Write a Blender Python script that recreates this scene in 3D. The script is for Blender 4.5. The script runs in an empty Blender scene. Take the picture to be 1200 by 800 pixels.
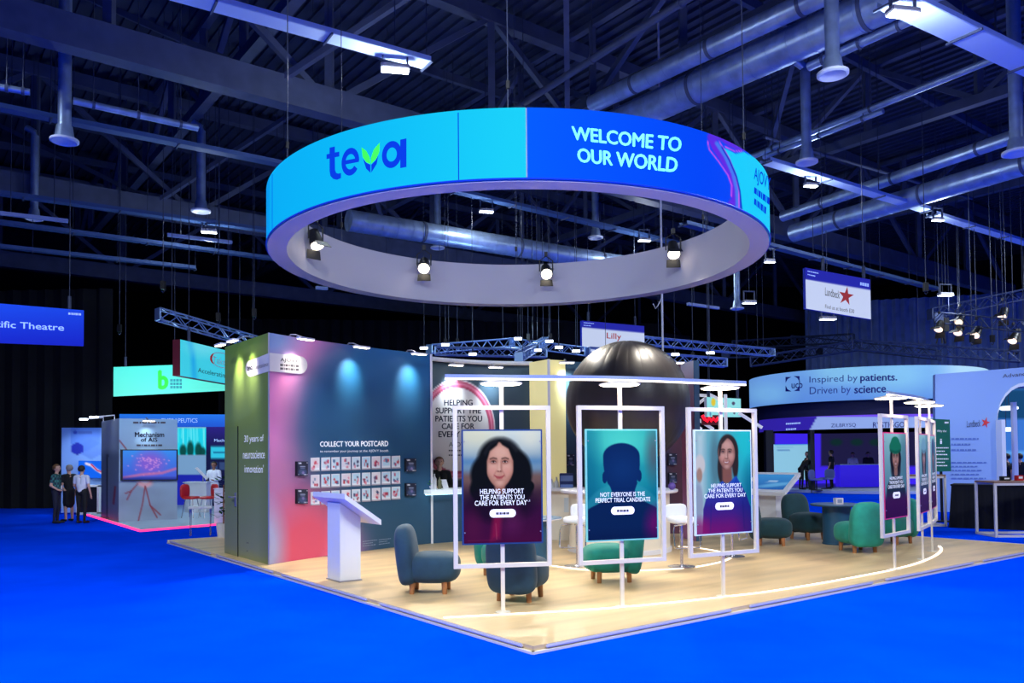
import bpy, bmesh, math, random
import numpy as np
from mathutils import Vector, Matrix
random.seed(7)
SC = bpy.context.scene
COL = SC.collection

# ------------------------------------------------------------------ camera
F, PX0, PY0, CAMZ = 947.0, 600.0, 505.9, 1.9
PITCH, ROLL = math.radians(1.64), math.radians(0.5)
FW = Vector((0, math.cos(PITCH), math.sin(PITCH)))
r0 = Vector((1, 0, 0)); u0 = Vector((0, -math.sin(PITCH), math.cos(PITCH)))
RT = r0*math.cos(ROLL) - u0*math.sin(ROLL)
UP = u0*math.cos(ROLL) + r0*math.sin(ROLL)
CAM = Vector((0, 0, CAMZ))
cd = bpy.data.cameras.new('camera'); cam = bpy.data.objects.new('camera', cd); COL.objects.link(cam)
cd.sensor_width = 36; cd.lens = F/1200*36; cd.shift_y = (PY0-400)/1200; cd.clip_end = 300; cd.clip_start = .05
cam.matrix_world = Matrix(((RT.x, UP.x, -FW.x, 0), (RT.y, UP.y, -FW.y, 0), (RT.z, UP.z, -FW.z, CAMZ), (0, 0, 0, 1)))
SC.camera = cam

# ------------------------------------------------------------------ world, exposure, hall light
w = bpy.data.worlds.new('world'); SC.world = w; w.use_nodes = True
w.node_tree.nodes['Background'].inputs[0].default_value = (.012, .022, .06, 1)
w.node_tree.nodes['Background'].inputs[1].default_value = 1.0
SC.view_settings.view_transform = 'Standard'; SC.view_settings.look = 'None'
SC.view_settings.exposure = 0.0; SC.view_settings.gamma = 1.0; SC.view_settings.use_curve_mapping = False

def lamp(name, kind, loc, energy, color=(1, 1, 1), size=1.0, target=None, spot=None, blend=.6):
    d = bpy.data.lights.new(name, kind); d.energy = energy; d.color = color
    if kind == 'AREA': d.size = size; d.shape = 'DISK'
    else: d.shadow_soft_size = size
    if spot: d.spot_size = math.radians(spot); d.spot_blend = blend
    o = bpy.data.objects.new(name, d); COL.objects.link(o); o.location = loc
    if target is not None:
        o.rotation_euler = (Vector(target)-Vector(loc)).to_track_quat('-Z', 'Y').to_euler()
    return o
# fill lamps added out of view under the roof, as the hall's floodlights
HALL = (.80, .90, 1.0)
for i, (x, y, e) in enumerate([(-8, 3, 1300), (0, 1, 1700), (9, 3, 1500), (20, 13, 1100), (-12, 15, 260), (24, 28, 1500), (6, 36, 250)]):
    lamp('hall_fill', 'AREA', (x, y, 10.2), e, HALL, 1.6)

# ------------------------------------------------------------------ projection helpers
def ray(px, py):
    return (RT*((px-PX0)/F) + UP*((PY0-py)/F) + FW)
def G(px, py, z=0.0):
    d = ray(px, py); t = (z-CAMZ)/d.z
    return CAM + d*t
def AY(px, py, Y):
    d = ray(px, py); return CAM + d*(Y/d.y)
def AP(px, py, p0, n):
    d = ray(px, py); t = (Vector(p0)-CAM).dot(n)/d.dot(n)
    return CAM + d*t
def ZY(px, py, Y): return AY(px, py, Y).z
def proj(P):
    P = np.asarray(P, float) - np.array(CAM)
    fw = P@np.array(FW)
    return PX0+F*(P@np.array(RT))/fw, PY0-F*(P@np.array(UP))/fw
# booth axes: u along the right platform edge, v along the left one
O = Vector((.18, 7.75, 0)); UA = math.radians(37.36)
UD = Vector((math.cos(UA), math.sin(UA), 0)); VD = Vector((-math.sin(UA), math.cos(UA), 0))
def UV(u, v, z=0.0): return O + UD*u + VD*v + Vector((0, 0, z))
PZ = .07       # platform top

# ------------------------------------------------------------------ object helpers
def lin(c):
    c = c/255.0
    return c/12.92 if c <= .04045 else ((c+.055)/1.055)**2.4
def C(r, g, b): return (lin(r), lin(g), lin(b), 1)
MATS = {}
def mat(name, col, rough=.6, metal=0.0, emit=None, es=0.0, vary=.0, scale=8.0, bump=0.0, alpha=1.0, trans=0.0, spec=None, sheen=0):
    m = bpy.data.materials.new(name); m.use_nodes = True; MATS[name] = m
    nt = m.node_tree; b = nt.nodes['Principled BSDF']
    b.inputs['Base Color'].default_value = col; b.inputs['Roughness'].default_value = rough; b.inputs['Metallic'].default_value = metal
    if spec is not None: b.inputs['Specular IOR Level'].default_value = spec
    if emit: b.inputs['Emission Color'].default_value = emit; b.inputs['Emission Strength'].default_value = es
    if alpha < 1: b.inputs['Alpha'].default_value = alpha
    if trans: b.inputs['Transmission Weight'].default_value = trans
    if sheen: b.inputs['Sheen Weight'].default_value = sheen
    if vary or bump:
        tc = nt.nodes.new('ShaderNodeTexCoord'); n = nt.nodes.new('ShaderNodeTexNoise')
        n.inputs['Scale'].default_value = scale; n.inputs['Detail'].default_value = 4
        nt.links.new(tc.outputs['Object'], n.inputs['Vector'])
        if vary:
            r = nt.nodes.new('ShaderNodeValToRGB')
            r.color_ramp.elements[0].position = .3; r.color_ramp.elements[1].position = .7
            r.color_ramp.elements[0].color = tuple(c*(1-vary) for c in col[:3])+(1,)
            r.color_ramp.elements[1].color = tuple(min(1, c*(1+vary)) for c in col[:3])+(1,)
            nt.links.new(n.outputs['Fac'], r.inputs['Fac']); nt.links.new(r.outputs['Color'], b.inputs['Base Color'])
        if bump:
            bp = nt.nodes.new('ShaderNodeBump'); bp.inputs['Strength'].default_value = bump; bp.inputs['Distance'].default_value = .02
            nt.links.new(n.outputs['Fac'], bp.inputs['Height']); nt.links.new(bp.outputs['Normal'], b.inputs['Normal'])
    return m
def print_mat(name, es, diff, rough=.5):
    m = bpy.data.materials.new(name); m.use_nodes = True; MATS[name] = m
    nt = m.node_tree; b = nt.nodes['Principled BSDF']; b.inputs['Roughness'].default_value = rough
    if es: b.inputs['Specular IOR Level'].default_value = .04
    a = nt.nodes.new('ShaderNodeAttribute'); a.attribute_name = 'Col'
    mx = nt.nodes.new('ShaderNodeMix'); mx.data_type = 'RGBA'; mx.blend_type = 'MULTIPLY'; mx.inputs[0].default_value = 1
    nt.links.new(a.outputs['Color'], mx.inputs[6]); mx.inputs[7].default_value = (diff, diff, diff, 1)
    nt.links.new(mx.outputs[2], b.inputs['Base Color'])
    if es: nt.links.new(a.outputs['Color'], b.inputs['Emission Color']); b.inputs['Emission Strength'].default_value = es
    return m

def tag(o, label=None, cat=None, group=None, kind=None):
    if label: o['label'] = label
    if cat: o['category'] = cat
    if group: o['group'] = group
    if kind: o['kind'] = kind
    return o
XF = {}
def empty(name, loc=(0, 0, 0), rz=0.0, label=None, cat=None, group=None, kind=None):
    o = bpy.data.objects.new(name, None); COL.objects.link(o)
    o.empty_display_size = .1; o.location = loc; o.rotation_euler = (0, 0, rz)
    XF[o.name] = Matrix.Translation(Vector(loc)) @ Matrix.Rotation(rz, 4, 'Z')
    return tag(o, label, cat, group, kind)
def link_mesh(name, me, m, parent=None, smooth=False):
    if m is not None:
        for x in (m if isinstance(m, (list, tuple)) else [m]): me.materials.append(x)
    if smooth: me.polygons.foreach_set('use_smooth', [True]*len(me.polygons))
    o = bpy.data.objects.new(name, me); COL.objects.link(o)
    if parent is not None: o.parent = parent
    return o
def root_of(o):
    M = Matrix.Identity(4)
    while o is not None:
        if o.name in XF: M = XF[o.name] @ M
        o = o.parent
    return M

class MB:
    """collects shapes in coordinates of the thing (or world)"""
    def __init__(s): s.v = []; s.f = []
    def add(s, vs, fs):
        n = len(s.v); s.v += [tuple(v) for v in vs]; s.f += [tuple(i+n for i in f) for f in fs]; return s
    def box(s, c, d, rz=0.0, ax=None):
        c = Vector(c); hx, hy, hz = d[0]/2, d[1]/2, d[2]/2
        if ax is None:
            ax = (Vector((math.cos(rz), math.sin(rz), 0)), Vector((-math.sin(rz), math.cos(rz), 0)), Vector((0, 0, 1)))
        vs = [c+ax[0]*x*hx+ax[1]*y*hy+ax[2]*z*hz for z in (-1, 1) for y in (-1, 1) for x in (-1, 1)]
        return s.add(vs, [(0, 2, 3, 1), (4, 5, 7, 6), (0, 1, 5, 4), (2, 6, 7, 3), (0, 4, 6, 2), (1, 3, 7, 5)])
    def bbox(s, c, d, b=.01, rz=0.0):      # bevelled box
        bm = bmesh.new(); bmesh.ops.create_cube(bm, size=1)
        for v in bm.verts: v.co = Vector((v.co.x*d[0], v.co.y*d[1], v.co.z*d[2]))
        bmesh.ops.bevel(bm, geom=bm.edges[:], offset=b, segments=2, affect='EDGES')
        M = Matrix.Translation(Vector(c)) @ Matrix.Rotation(rz, 4, 'Z'); bm.transform(M); bm.verts.index_update()
        s.add([v.co.copy() for v in bm.verts], [[v.index for v in f.verts] for f in bm.faces]); bm.free(); return s
    def bar(s, a, b, w, h=None, up=(0, 0, 1)):
        a, b = Vector(a), Vector(b); h = h or w; t = b-a; L = t.length; t.normalize(); up = Vector(up)
        if abs(t.dot(up)) > .98: up = Vector((0, 1, 0))
        x = t.cross(up).normalized(); y = x.cross(t).normalized()
        return s.box((a+b)/2, (L, w, h), ax=(t, x, y))
    def cyl(s, a, b, r, n=10, r2=None, caps=True):
        a, b = Vector(a), Vector(b); r2 = r if r2 is None else r2; t = (b-a).normalized()
        up = Vector((0, 0, 1)) if abs(t.z) < .95 else Vector((1, 0, 0))
        x = t.cross(up).normalized(); y = t.cross(x)
        vs = []
        for p, q in ((a, r), (b, r2)):
            for i in range(n):
                k = 2*math.pi*i/n; vs.append(p+x*math.cos(k)*q+y*math.sin(k)*q)
        fs = [(i, (i+1) % n, n+(i+1) % n, n+i) for i in range(n)]
        if caps: fs += [tuple(range(n-1, -1, -1)), tuple(range(n, 2*n))]
        return s.add(vs, fs)
    def tube(s, pts, r, n=8, closed=False):
        pts = [Vector(p) for p in pts]; m = len(pts); vs = []; fs = []
        for i, p in enumerate(pts):
            a = pts[(i-1) % m] if (closed or i > 0) else p; b = pts[(i+1) % m] if (closed or i < m-1) else p
            t = (b-a).normalized(); up = Vector((0, 0, 1)) if abs(t.z) < .9 else Vector((0, 1, 0))
            x = t.cross(up).normalized(); y = t.cross(x)
            for k in range(n):
                q = 2*math.pi*k/n; vs.append(p+x*math.cos(q)*r+y*math.sin(q)*r)
        for i in range(m if closed else m-1):
            j = (i+1) % m
            for k in range(n): fs.append((i*n+k, i*n+(k+1) % n, j*n+(k+1) % n, j*n+k))
        if not closed: fs += [tuple(range(n-1, -1, -1)), tuple(range((m-1)*n, m*n))]
        return s.add(vs, fs)
    def lathe(s, prof, c=(0, 0, 0), n=24):
        c = Vector(c); vs = []; fs = []; m = len(prof)
        for r, z in prof:
            for i in range(n):
                k = 2*math.pi*i/n; vs.append(c+Vector((r*math.cos(k), r*math.sin(k), z)))
        for j in range(m-1):
            for i in range(n): fs.append((j*n+i, j*n+(i+1) % n, (j+1)*n+(i+1) % n, (j+1)*n+i))
        fs += [tuple(range(n-1, -1, -1)), tuple(range((m-1)*n, m*n))]
        return s.add(vs, fs)
    def prism(s, poly, z0, z1):
        n = len(poly); vs = [(p[0], p[1], z0) for p in poly]+[(p[0], p[1], z1) for p in poly]
        return s.add(vs, [tuple(range(n-1, -1, -1)), tuple(range(n, 2*n))]+[(i, (i+1) % n, n+(i+1) % n, n+i) for i in range(n)])
    def slab(s, P, th, n=None):            # quad (or polygon) of world points given thickness along its normal (backwards)
        P = [Vector(p) for p in P]; nn = n or (P[1]-P[0]).cross(P[2]-P[0]).normalized()
        nn = Vector(nn)
        if nn.dot(CAM-P[0]) < 0: nn = -nn
        m = len(P); vs = P+[p-nn*th for p in P]
        return s.add(vs, [tuple(range(m)), tuple(range(2*m-1, m-1, -1))]+[(i, m+i, m+(i+1) % m, (i+1) % m) for i in range(m)])
    def se(s, c, r, e1=.5, e2=.5, nu=28, nv=16, ax=None, low=None):   # superellipsoid
        c = Vector(c); vs = []; fs = []
        pw = lambda x, e: math.copysign(abs(x)**e, x)
        for j in range(nv+1):
            ph = -math.pi/2+math.pi*j/nv; e = e1 if (low is None or ph >= 0) else low
            for i in range(nu):
                th = 2*math.pi*i/nu
                p = Vector((r[0]*pw(math.cos(ph), e)*pw(math.cos(th), e2), r[1]*pw(math.cos(ph), e)*pw(math.sin(th), e2), r[2]*pw(math.sin(ph), e)))
                if ax: p = ax @ p
                vs.append(c+p)
        for j in range(nv):
            for i in range(nu): fs.append((j*nu+i, j*nu+(i+1) % nu, (j+1)*nu+(i+1) % nu, (j+1)*nu+i))
        return s.add(vs, fs)
    def build(s, name, m, parent=None, smooth=False, world=False):
        vs = s.v
        if world and parent is not None:
            Mi = root_of(parent).inverted(); vs = [tuple(Mi @ Vector(v)) for v in vs]
        me = bpy.data.meshes.new(name); me.from_pydata(vs, [], s.f)
        bm = bmesh.new(); bm.from_mesh(me); bmesh.ops.remove_doubles(bm, verts=bm.verts[:], dist=1e-5)
        bmesh.ops.recalc_face_normals(bm, faces=bm.faces[:]); bm.to_mesh(me); bm.free()
        o = link_mesh(name, me, m, parent)
        if smooth:
            me.polygons.foreach_set('use_smooth', [True]*len(me.polygons))
            try: me.set_sharp_from_angle(angle=math.radians(42))
            except Exception: pass
        return o

# ------------------------------------------------------------------ printed artwork: grids with a colour attribute
def l2(c):
    c = np.asarray(c, float)/255.0
    return np.where(c <= .04045, c/12.92, ((c+.055)/1.055)**2.4)
class Art:
    def __init__(s, x, y, base): s.x, s.y = x, y; s.c = np.zeros(x.shape+(3,)); s.c[:] = base
    def lay(s, col, m):
        m = np.clip(m, 0, 1)[..., None]; s.c = s.c*(1-m)+np.asarray(col, float)*m; return s
    def ell(s, cx, cy, rx, ry, soft=.08, rot=0.0):
        dx, dy = s.x-cx, s.y-cy
        if rot: k = math.radians(rot); dx, dy = dx*math.cos(k)+dy*math.sin(k), -dx*math.sin(k)+dy*math.cos(k)
        return np.clip(.5-(np.sqrt((dx/rx)**2+(dy/ry)**2)-1)/soft, 0, 1)
    def rect(s, x0, y0, x1, y1, soft=.5):
        d = np.maximum(np.maximum(x0-s.x, s.x-x1), np.maximum(y0-s.y, s.y-y1)); return np.clip(.5-d/soft, 0, 1)
    def line(s, pts, wd, soft=.5):
        best = np.full(s.x.shape, 1e9)
        for (ax, ay), (bx, by) in zip(pts[:-1], pts[1:]):
            vx, vy = bx-ax, by-ay; t = np.clip(((s.x-ax)*vx+(s.y-ay)*vy)/(vx*vx+vy*vy+1e-12), 0, 1)
            best = np.minimum(best, np.hypot(s.x-ax-t*vx, s.y-ay-t*vy))
        return np.clip(.5-(best-wd/2)/soft, 0, 1)
    def poly(s, pts, soft=.5):
        ins = np.zeros(s.x.shape, bool); n = len(pts); d = np.full(s.x.shape, 1e9)
        for i in range(n):
            (ax, ay), (bx, by) = pts[i], pts[(i+1) % n]
            cond = ((ay > s.y) != (by > s.y)); xx = (bx-ax)*(s.y-ay)/((by-ay) if by != ay else 1e-9)+ax
            ins ^= cond & (s.x < xx)
            vx, vy = bx-ax, by-ay; t = np.clip(((s.x-ax)*vx+(s.y-ay)*vy)/(vx*vx+vy*vy+1e-12), 0, 1)
            d = np.minimum(d, np.hypot(s.x-ax-t*vx, s.y-ay-t*vy))
        return np.clip(.5+np.where(ins, d, -d)/soft, 0, 1)
    def grad(s, a, b, t0, t1, ax='y'):
        q = s.y if ax == 'y' else s.x
        t = np.clip((q-t0)/(t1-t0), 0, 1)[..., None]; return np.asarray(a, float)*(1-t)+np.asarray(b, float)*t
def sm(x, a, b):
    t = np.clip((x-a)/(b-a), 0, 1); return t*t*(3-2*t)
def paint(name, pos, nx, ny, colfn, m, parent=None, pixel=True, world=True):
    """pos(S,T)->(x,y,z) arrays with S,T in 0..1 (T from the top); colfn gets an Art in photo pixels or in S,T"""
    S, T = np.meshgrid(np.linspace(0, 1, nx+1), np.linspace(0, 1, ny+1))
    x, y, z = pos(S, T); P = np.stack([x, y, z], -1).reshape(-1, 3)
    if pixel: a, b = proj(P)
    else: a, b = S.reshape(-1), T.reshape(-1)
    col = l2(np.clip(colfn(a, b), 0, 255))
    if world and parent is not None:
        Mi = np.array(root_of(parent).inverted()); P = P@Mi[:3, :3].T+Mi[:3, 3]
    I = np.arange((nx+1)*(ny+1)).reshape(ny+1, nx+1)
    q = np.stack([I[:-1, :-1], I[1:, :-1], I[1:, 1:], I[:-1, 1:]], -1).reshape(-1, 4)
    me = bpy.data.meshes.new(name); me.vertices.add(len(P)); me.vertices.foreach_set('co', P.ravel().astype(np.float32))
    me.loops.add(q.size); me.loops.foreach_set('vertex_index', q.ravel().astype(np.int32))
    me.polygons.add(len(q)); me.polygons.foreach_set('loop_start', (np.arange(len(q))*4).astype(np.int32))
    me.update(calc_edges=True)
    at = me.color_attributes.new('Col', 'FLOAT_COLOR', 'POINT')
    at.data.foreach_set('color', np.concatenate([col, np.ones((len(col), 1))], 1).ravel().astype(np.float32))
    me.polygons.foreach_set('use_smooth', [True]*len(q))
    return link_mesh(name, me, m, parent)
def quadpos(TL, TR, BR, BL, off=.004):
    TL, TR, BR, BL = [np.array(p, float) for p in (TL, TR, BR, BL)]
    n = np.cross(TR-TL, BL-TL); n /= np.linalg.norm(n)
    if n@(np.array(CAM)-TL) < 0: n = -n
    def f(S, T):
        S, T = S[..., None], T[..., None]
        P = (TL*(1-S)+TR*S)*(1-T)+(BL*(1-S)+BR*S)*T+n*off
        return P[..., 0], P[..., 1], P[..., 2]
    return f

# ------------------------------------------------------------------ lettering
def text_data(s, bold=0.0, space=1.0, line=.95, align='LEFT', res=3):
    if s.startswith('#'):                 # lettering too small to read in the photo: rows of word-length strokes
        n_ = int(s[1:]); rr = random.Random(len(s)*7+n_); vs = []; fs = []
        for r in range(n_):
            x, end = 0.0, (1.0 if r == 0 else rr.uniform(.7, 1.0))
            while x < end-.04:
                w_ = min(rr.uniform(.05, .16), end-x); z0 = 1-(r+.66)/n_; z1 = 1-(r+.36)/n_; k = len(vs)
                vs += [(x, z0, 0), (x+w_, z0, 0), (x+w_, z1, 0), (x, z1, 0)]; fs.append((k, k+1, k+2, k+3)); x += w_+.03
        return np.array(vs), fs
    cu = bpy.data.curves.new('txt', 'FONT'); cu.body = s; cu.size = 1; cu.space_character = space; cu.space_line = line
    cu.align_x = align; cu.resolution_u = res; cu.fill_mode = 'FRONT'
    o = bpy.data.objects.new('txt', cu); me = bpy.data.meshes.new_from_object(o)
    v = np.array([tuple(p.co) for p in me.vertices]).reshape(-1, 3); f = [tuple(p.vertices) for p in me.polygons]
    bpy.data.objects.remove(o); bpy.data.curves.remove(cu); bpy.data.meshes.remove(me)
    if bold and len(v):
        n0 = len(v); vv = []; ff = []
        for i, (dx, dy) in enumerate(((-1, 0), (1, 0), (0, .7), (0, -.7), (.0, 0))):
            vv.append(v+np.array((dx*bold, dy*bold, 0))); ff += [tuple(k+i*n0 for k in q) for q in f]
        v, f = np.concatenate(vv), ff
    return v, f
def text_on(name, s, quad, surf, m, parent=None, off=.008, **kw):
    """letters laid into the quadrilateral quad=(TL,TR,BR,BL) of photo pixels on the surface surf(px,py)"""
    v, f = text_data(s, **kw)
    if len(v) == 0: return None
    lo, hi = v.min(0), v.max(0); st = (v-lo)/np.maximum(hi-lo, 1e-6)
    TL, TR, BR, BL = [np.array(q, float) for q in quad]
    out = []
    for a, b, _ in st:
        t = 1-b; p = (TL*(1-a)+TR*a)*(1-t)+(BL*(1-a)+BR*a)*t
        P = surf(p[0], p[1]); out.append(P+(CAM-P).normalized()*off)
    if parent is not None:
        Mi = root_of(parent).inverted(); out = [Mi @ p for p in out]
    me = bpy.data.meshes.new(name); me.from_pydata([tuple(p) for p in out], [], f)
    return link_mesh(name, me, m, parent)
def bx(x0, y0, x1, y1, sl=0.0):     # pixel box, sl = slope of the baselines
    return ((x0, y0), (x1, y0+(x1-x0)*sl), (x1, y1+(x1-x0)*sl), (x0, y1))
def plane_of(P):
    P = [Vector(p) for p in P]; n = (P[1]-P[0]).cross(P[3]-P[0]).normalized()
    return lambda px, py: AP(px, py, P[0], n)
def poly_on(name, pts, surf, m, parent=None, off=.006):
    out = []
    for p in pts: P = surf(*p); out.append(P+(CAM-P).normalized()*off)
    if parent is not None:
        Mi = root_of(parent).inverted(); out = [Mi @ p for p in out]
    me = bpy.data.meshes.new(name); me.from_pydata([tuple(p) for p in out], [], [tuple(range(len(out)))])
    return link_mesh(name, me, m, parent)
def catmull(pts, n=10):
    pts = [Vector(p) for p in pts]; P = [pts[0]*2-pts[1]]+pts+[pts[-1]*2-pts[-2]]; out = []
    for i in range(1, len(P)-2):
        a, b, c, d = P[i-1:i+3]
        for k in range(n):
            t = k/n; out.append(.5*((2*b)+(c-a)*t+(2*a-5*b+4*c-d)*t*t+(3*b-a-3*c+d)*t**3))
    return out+[pts[-1]]
def copy_tree(o, parent=None):
    c = o.copy(); COL.objects.link(c)
    if parent is not None: c.parent = parent
    for ch in list(o.children): copy_tree(ch, c)
    return c
# ------------------------------------------------------------------ materials
M_carpet = mat('blue_carpet', C(0, 68, 252), .95, vary=.12, scale=.7, bump=.05, spec=0)
M_wood = mat('pale_wood_floor', C(214, 184, 138), .34, vary=.2, scale=1.4, spec=.4)
nt = M_wood.node_tree                                    # stretch the grain along the boards
tcn = [n for n in nt.nodes if n.type == 'TEX_COORD'][0]; nn = [n for n in nt.nodes if n.type == 'TEX_NOISE'][0]
mp = nt.nodes.new('ShaderNodeMapping'); mp.inputs['Scale'].default_value = (.3, 2.2, 1); mp.inputs['Rotation'].default_value = (0, 0, .35)
nt.links.new(tcn.outputs['Object'], mp.inputs['Vector']); nt.links.new(mp.outputs['Vector'], nn.inputs['Vector'])
M_white = mat('white_paint', C(236, 234, 238), .45)
M_white_metal = mat('white_powder_coat', C(226, 216, 200), .4)
M_grey = mat('grey_aluminium', C(170, 168, 185), .35, .6)
M_led = mat('white_led_strip', C(255, 240, 225), .4, emit=C(255, 240, 222), es=2.2)
M_lampglow = mat('lamp_glow', C(255, 244, 225), .4, emit=C(255, 240, 214), es=9)
M_coolglow = mat('cool_lamp_glow', C(240, 248, 255), .4, emit=C(226, 242, 255), es=8)
M_steel = mat('dark_steel', C(84, 94, 120), .55, .25, vary=.15, scale=2)
M_deck = mat('roof_deck_sheet', C(56, 66, 92), .7, .1, vary=.15, scale=1)
M_duct = mat('galvanised_duct', C(165, 188, 222), .36, .6, vary=.2, scale=3)
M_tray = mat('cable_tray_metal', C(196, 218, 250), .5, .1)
M_black = mat('black_plastic', C(16, 16, 20), .5)
M_drape = mat('black_drape', C(9, 10, 17), .95, vary=.3, scale=3)
M_bluedrape = mat('grey_blue_drape', C(136, 164, 214), .9, vary=.15, scale=2)
M_wire = mat('steel_cable', C(62, 70, 92), .5, .3)
M_print = print_mat('matte_print', 0, 1.0, .55)
M_screen = print_mat('lit_screen', .95, .06, .8)
M_panelprint = print_mat('backlit_print', .5, .3, .35)
M_signprint = print_mat('lit_banner_print', .8, .3, .6)
M_teal_wall = mat('dark_teal_laminate', C(46, 82, 112), .5, vary=.03)
M_wtext = mat('white_lettering', C(228, 230, 238), .5, emit=C(230, 234, 242), es=.4)
M_dtext = mat('dark_navy_lettering', C(22, 24, 58), .6)
M_gtext = mat('grey_lettering', C(74, 70, 84), .6)
M_ltext = mat('pale_cyan_lettering', C(110, 225, 255), .5, emit=C(105, 228, 255), es=.9)
M_btext = mat('blue_lettering', C(6, 30, 110), .8, emit=C(6, 58, 212), es=.9, spec=0)
M_ptext = mat('faint_lettering', C(150, 165, 190), .5)
M_green = mat('bright_green_ink', C(40, 220, 60), .5, emit=C(36, 220, 50), es=.8)
M_red = mat('red_star_ink', C(196, 40, 44), .5, emit=C(196, 40, 44), es=.25)

# ------------------------------------------------------------------ setting: floor, walls, roof
MB().box((0, 28, -.1), (120, 84, .2)).build('floor', M_carpet)['kind'] = 'structure'
for nm, c, d in (('wall_back', (0, 66, 8), (120, .4, 16)), ('wall_left', (-55, 28, 8), (.4, 76, 16)), ('wall_right', (58, 28, 8), (.4, 76, 16))):
    MB().box(c, d).build(nm, M_drape)['kind'] = 'structure'
# black pipe-and-drape wall on the left, with folds
def drape(name, p0, p1, h, amp, n, m, kind=None, z0=0.0):
    b = MB(); p0, p1 = Vector(p0), Vector(p1); t = (p1-p0); nrm = Vector((-t.y, t.x, 0)).normalized(); vs = []; fs = []
    for i in range(n+1):
        p = p0+t*(i/n)+nrm*amp*math.sin(i*1.9+.7*math.sin(i*.37))
        vs += [p+Vector((0, 0, z0)), p+Vector((0, 0, h))]
        if i: k = 2*i; fs.append((k-2, k, k+1, k-1))
    b.add(vs, fs); o = b.build(name, m, smooth=True)
    if kind: o['kind'] = kind
    return o
drape('wall_drape_left', (-48, 33, 0), (-15.5, 31.2, 0), 8.5, .10, 150, M_drape, 'structure')
drape('wall_drape_far', (-16, 44, 0), (9, 47, 0), 9.5, .10, 120, M_drape, 'structure')
drape('wall_drape_right', (19, 52, 0), (48, 44, 0), 11.5, .16, 180, M_bluedrape, 'structure')
MB().box((0, 28, 15.6), (120, 84, .1)).build('ceiling', M_deck)['kind'] = 'structure'
CEIL = bpy.data.objects['ceiling']
# corrugation ribs of the roof sheets, running along v
b = MB()
for k in range(-70, 150):
    a = UV(k*.42-6, -14, 15.5); e = UV(k*.42-6, 50, 15.5); b.bar(a, e, .16, .1)
o = b.build('sheet_ribs', M_deck, CEIL); o['kind'] = 'stuff'
# trusses: along u (deep) and along v (shallower)
def roof_truss(a, e, z0, z1, w, step, chord=.5):
    L = (e-a).length; t = (e-a)/L
    MB().bar(a+Vector((0, 0, z0)), e+Vector((0, 0, z0)), w, chord).build('bottom_chord', M_steel, CEIL)
    MB().bar(a+Vector((0, 0, z1)), e+Vector((0, 0, z1)), w*.8, chord*.6).build('top_chord', M_steel, CEIL)
    k = 0; s = 0
    while s < L-step*.5:
        p = a+t*s; q = a+t*(s+step)
        MB().bar(p+Vector((0, 0, z0)), p+Vector((0, 0, z1)), .2).build('web_post', M_steel, CEIL)
        lo, hi = (p, q) if k % 2 else (q, p)
        MB().bar(lo+Vector((0, 0, z0)), hi+Vector((0, 0, z1)), .17).build('web_diagonal', M_steel, CEIL)
        s += step; k += 1
for v in (13.2, 25.0, 37.0): roof_truss(UV(-22, v), UV(46, v), 11.0, 15.0, .45, 5.2, .72)
for u in (-7, 2.6, 12.2, 21.8, 31.4): roof_truss(UV(u, -6), UV(u, 46), 12.8, 15.2, .28, 3.6, .3)
for v in (1, 4.5, 8, 17, 20.5, 29, 33): MB().bar(UV(-20, v, 14.9), UV(46, v, 14.9), .16, .28).build('purlin', M_steel, CEIL)
for (u, v, s) in ((-7, 13.2, 1), (2.6, 13.2, 1), (12.2, 13.2, -1), (21.8, 13.2, -1), (2.6, 25, 1), (12.2, 25, -1), (21.8, 25, 1)):
    MB().bar(UV(u, v, 11.2), UV(u+s*4.6, v-5.2, 14.8), .15).build('brace', M_steel, CEIL)
    MB().bar(UV(u, v, 11.2), UV(u-s*4.6, v+5.2, 14.8), .15).build('brace', M_steel, CEIL)

for o in [x for x in bpy.data.objects if x.name.startswith('hall_fill')]:  # housing and rod made up for each added fill lamp
    p = o.location
    MB().lathe([(.86, .02), (.86, .12), (.5, .3), (.1, .34)], p, 28).cyl(p+Vector((0, 0, .3)), p+Vector((0, 0, 5.3)), .03, 8).build('fill_fitting', M_steel, CEIL)

# ------------------------------------------------------------------ booth platform
U1, V1 = 12.75, 13.0
plat = empty('floor_platform', UV(0, 0), UA, 'raised pale wood booth floor with white edge profile on the blue carpet', kind='structure')
MB().box((U1/2, V1/2, .035), (U1-.06, V1-.06, .07)).build('floor_deck', M_wood, plat)
for nm, c, d in (('edge_profile', (U1/2, .015, .012), (U1, .05, .024)), ('edge_profile', (.015, V1/2, .012), (.05, V1, .024)),
                 ('edge_profile', (U1-.015, V1/2, .035), (.05, V1, .075)), ('edge_profile', (U1/2, V1-.015, .035), (U1, .05, .075))):
    MB().box(c, d).build(nm, M_white_metal, plat)
M_acr = mat('frosted_edge_acrylic', C(196, 190, 205), .25)
for k in range(4):
    MB().bbox(((k+.5)*U1/4, .014, .05), (U1/4-.35, .034, .038), .012).build('acrylic_insert', M_acr, plat)
    MB().bbox((.014, (k+.5)*V1/4, .05), (.034, V1/4-.35, .038), .012).build('acrylic_insert', M_acr, plat)
def strip(pix, closed=False, w=.045):
    pts = catmull([G(x, y, PZ+.004) for x, y in pix], 8); vs = []; fs = []
    for i, p in enumerate(pts):
        t = (pts[min(i+1, len(pts)-1)]-pts[max(i-1, 0)]).normalized(); n = Vector((-t.y, t.x, 0))*w/2
        vs += [p-n, p+n, p+n+Vector((0, 0, .006)), p-n+Vector((0, 0, .006))]
        if i: k = 4*i; fs += [(k-4, k-3, k+1, k), (k-3, k-2, k+2, k+1), (k-2, k-1, k+3, k+2), (k-1, k-4, k, k+3)]
    return MB().add(vs, fs).build('light_strip', M_led, plat, world=True)
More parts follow.
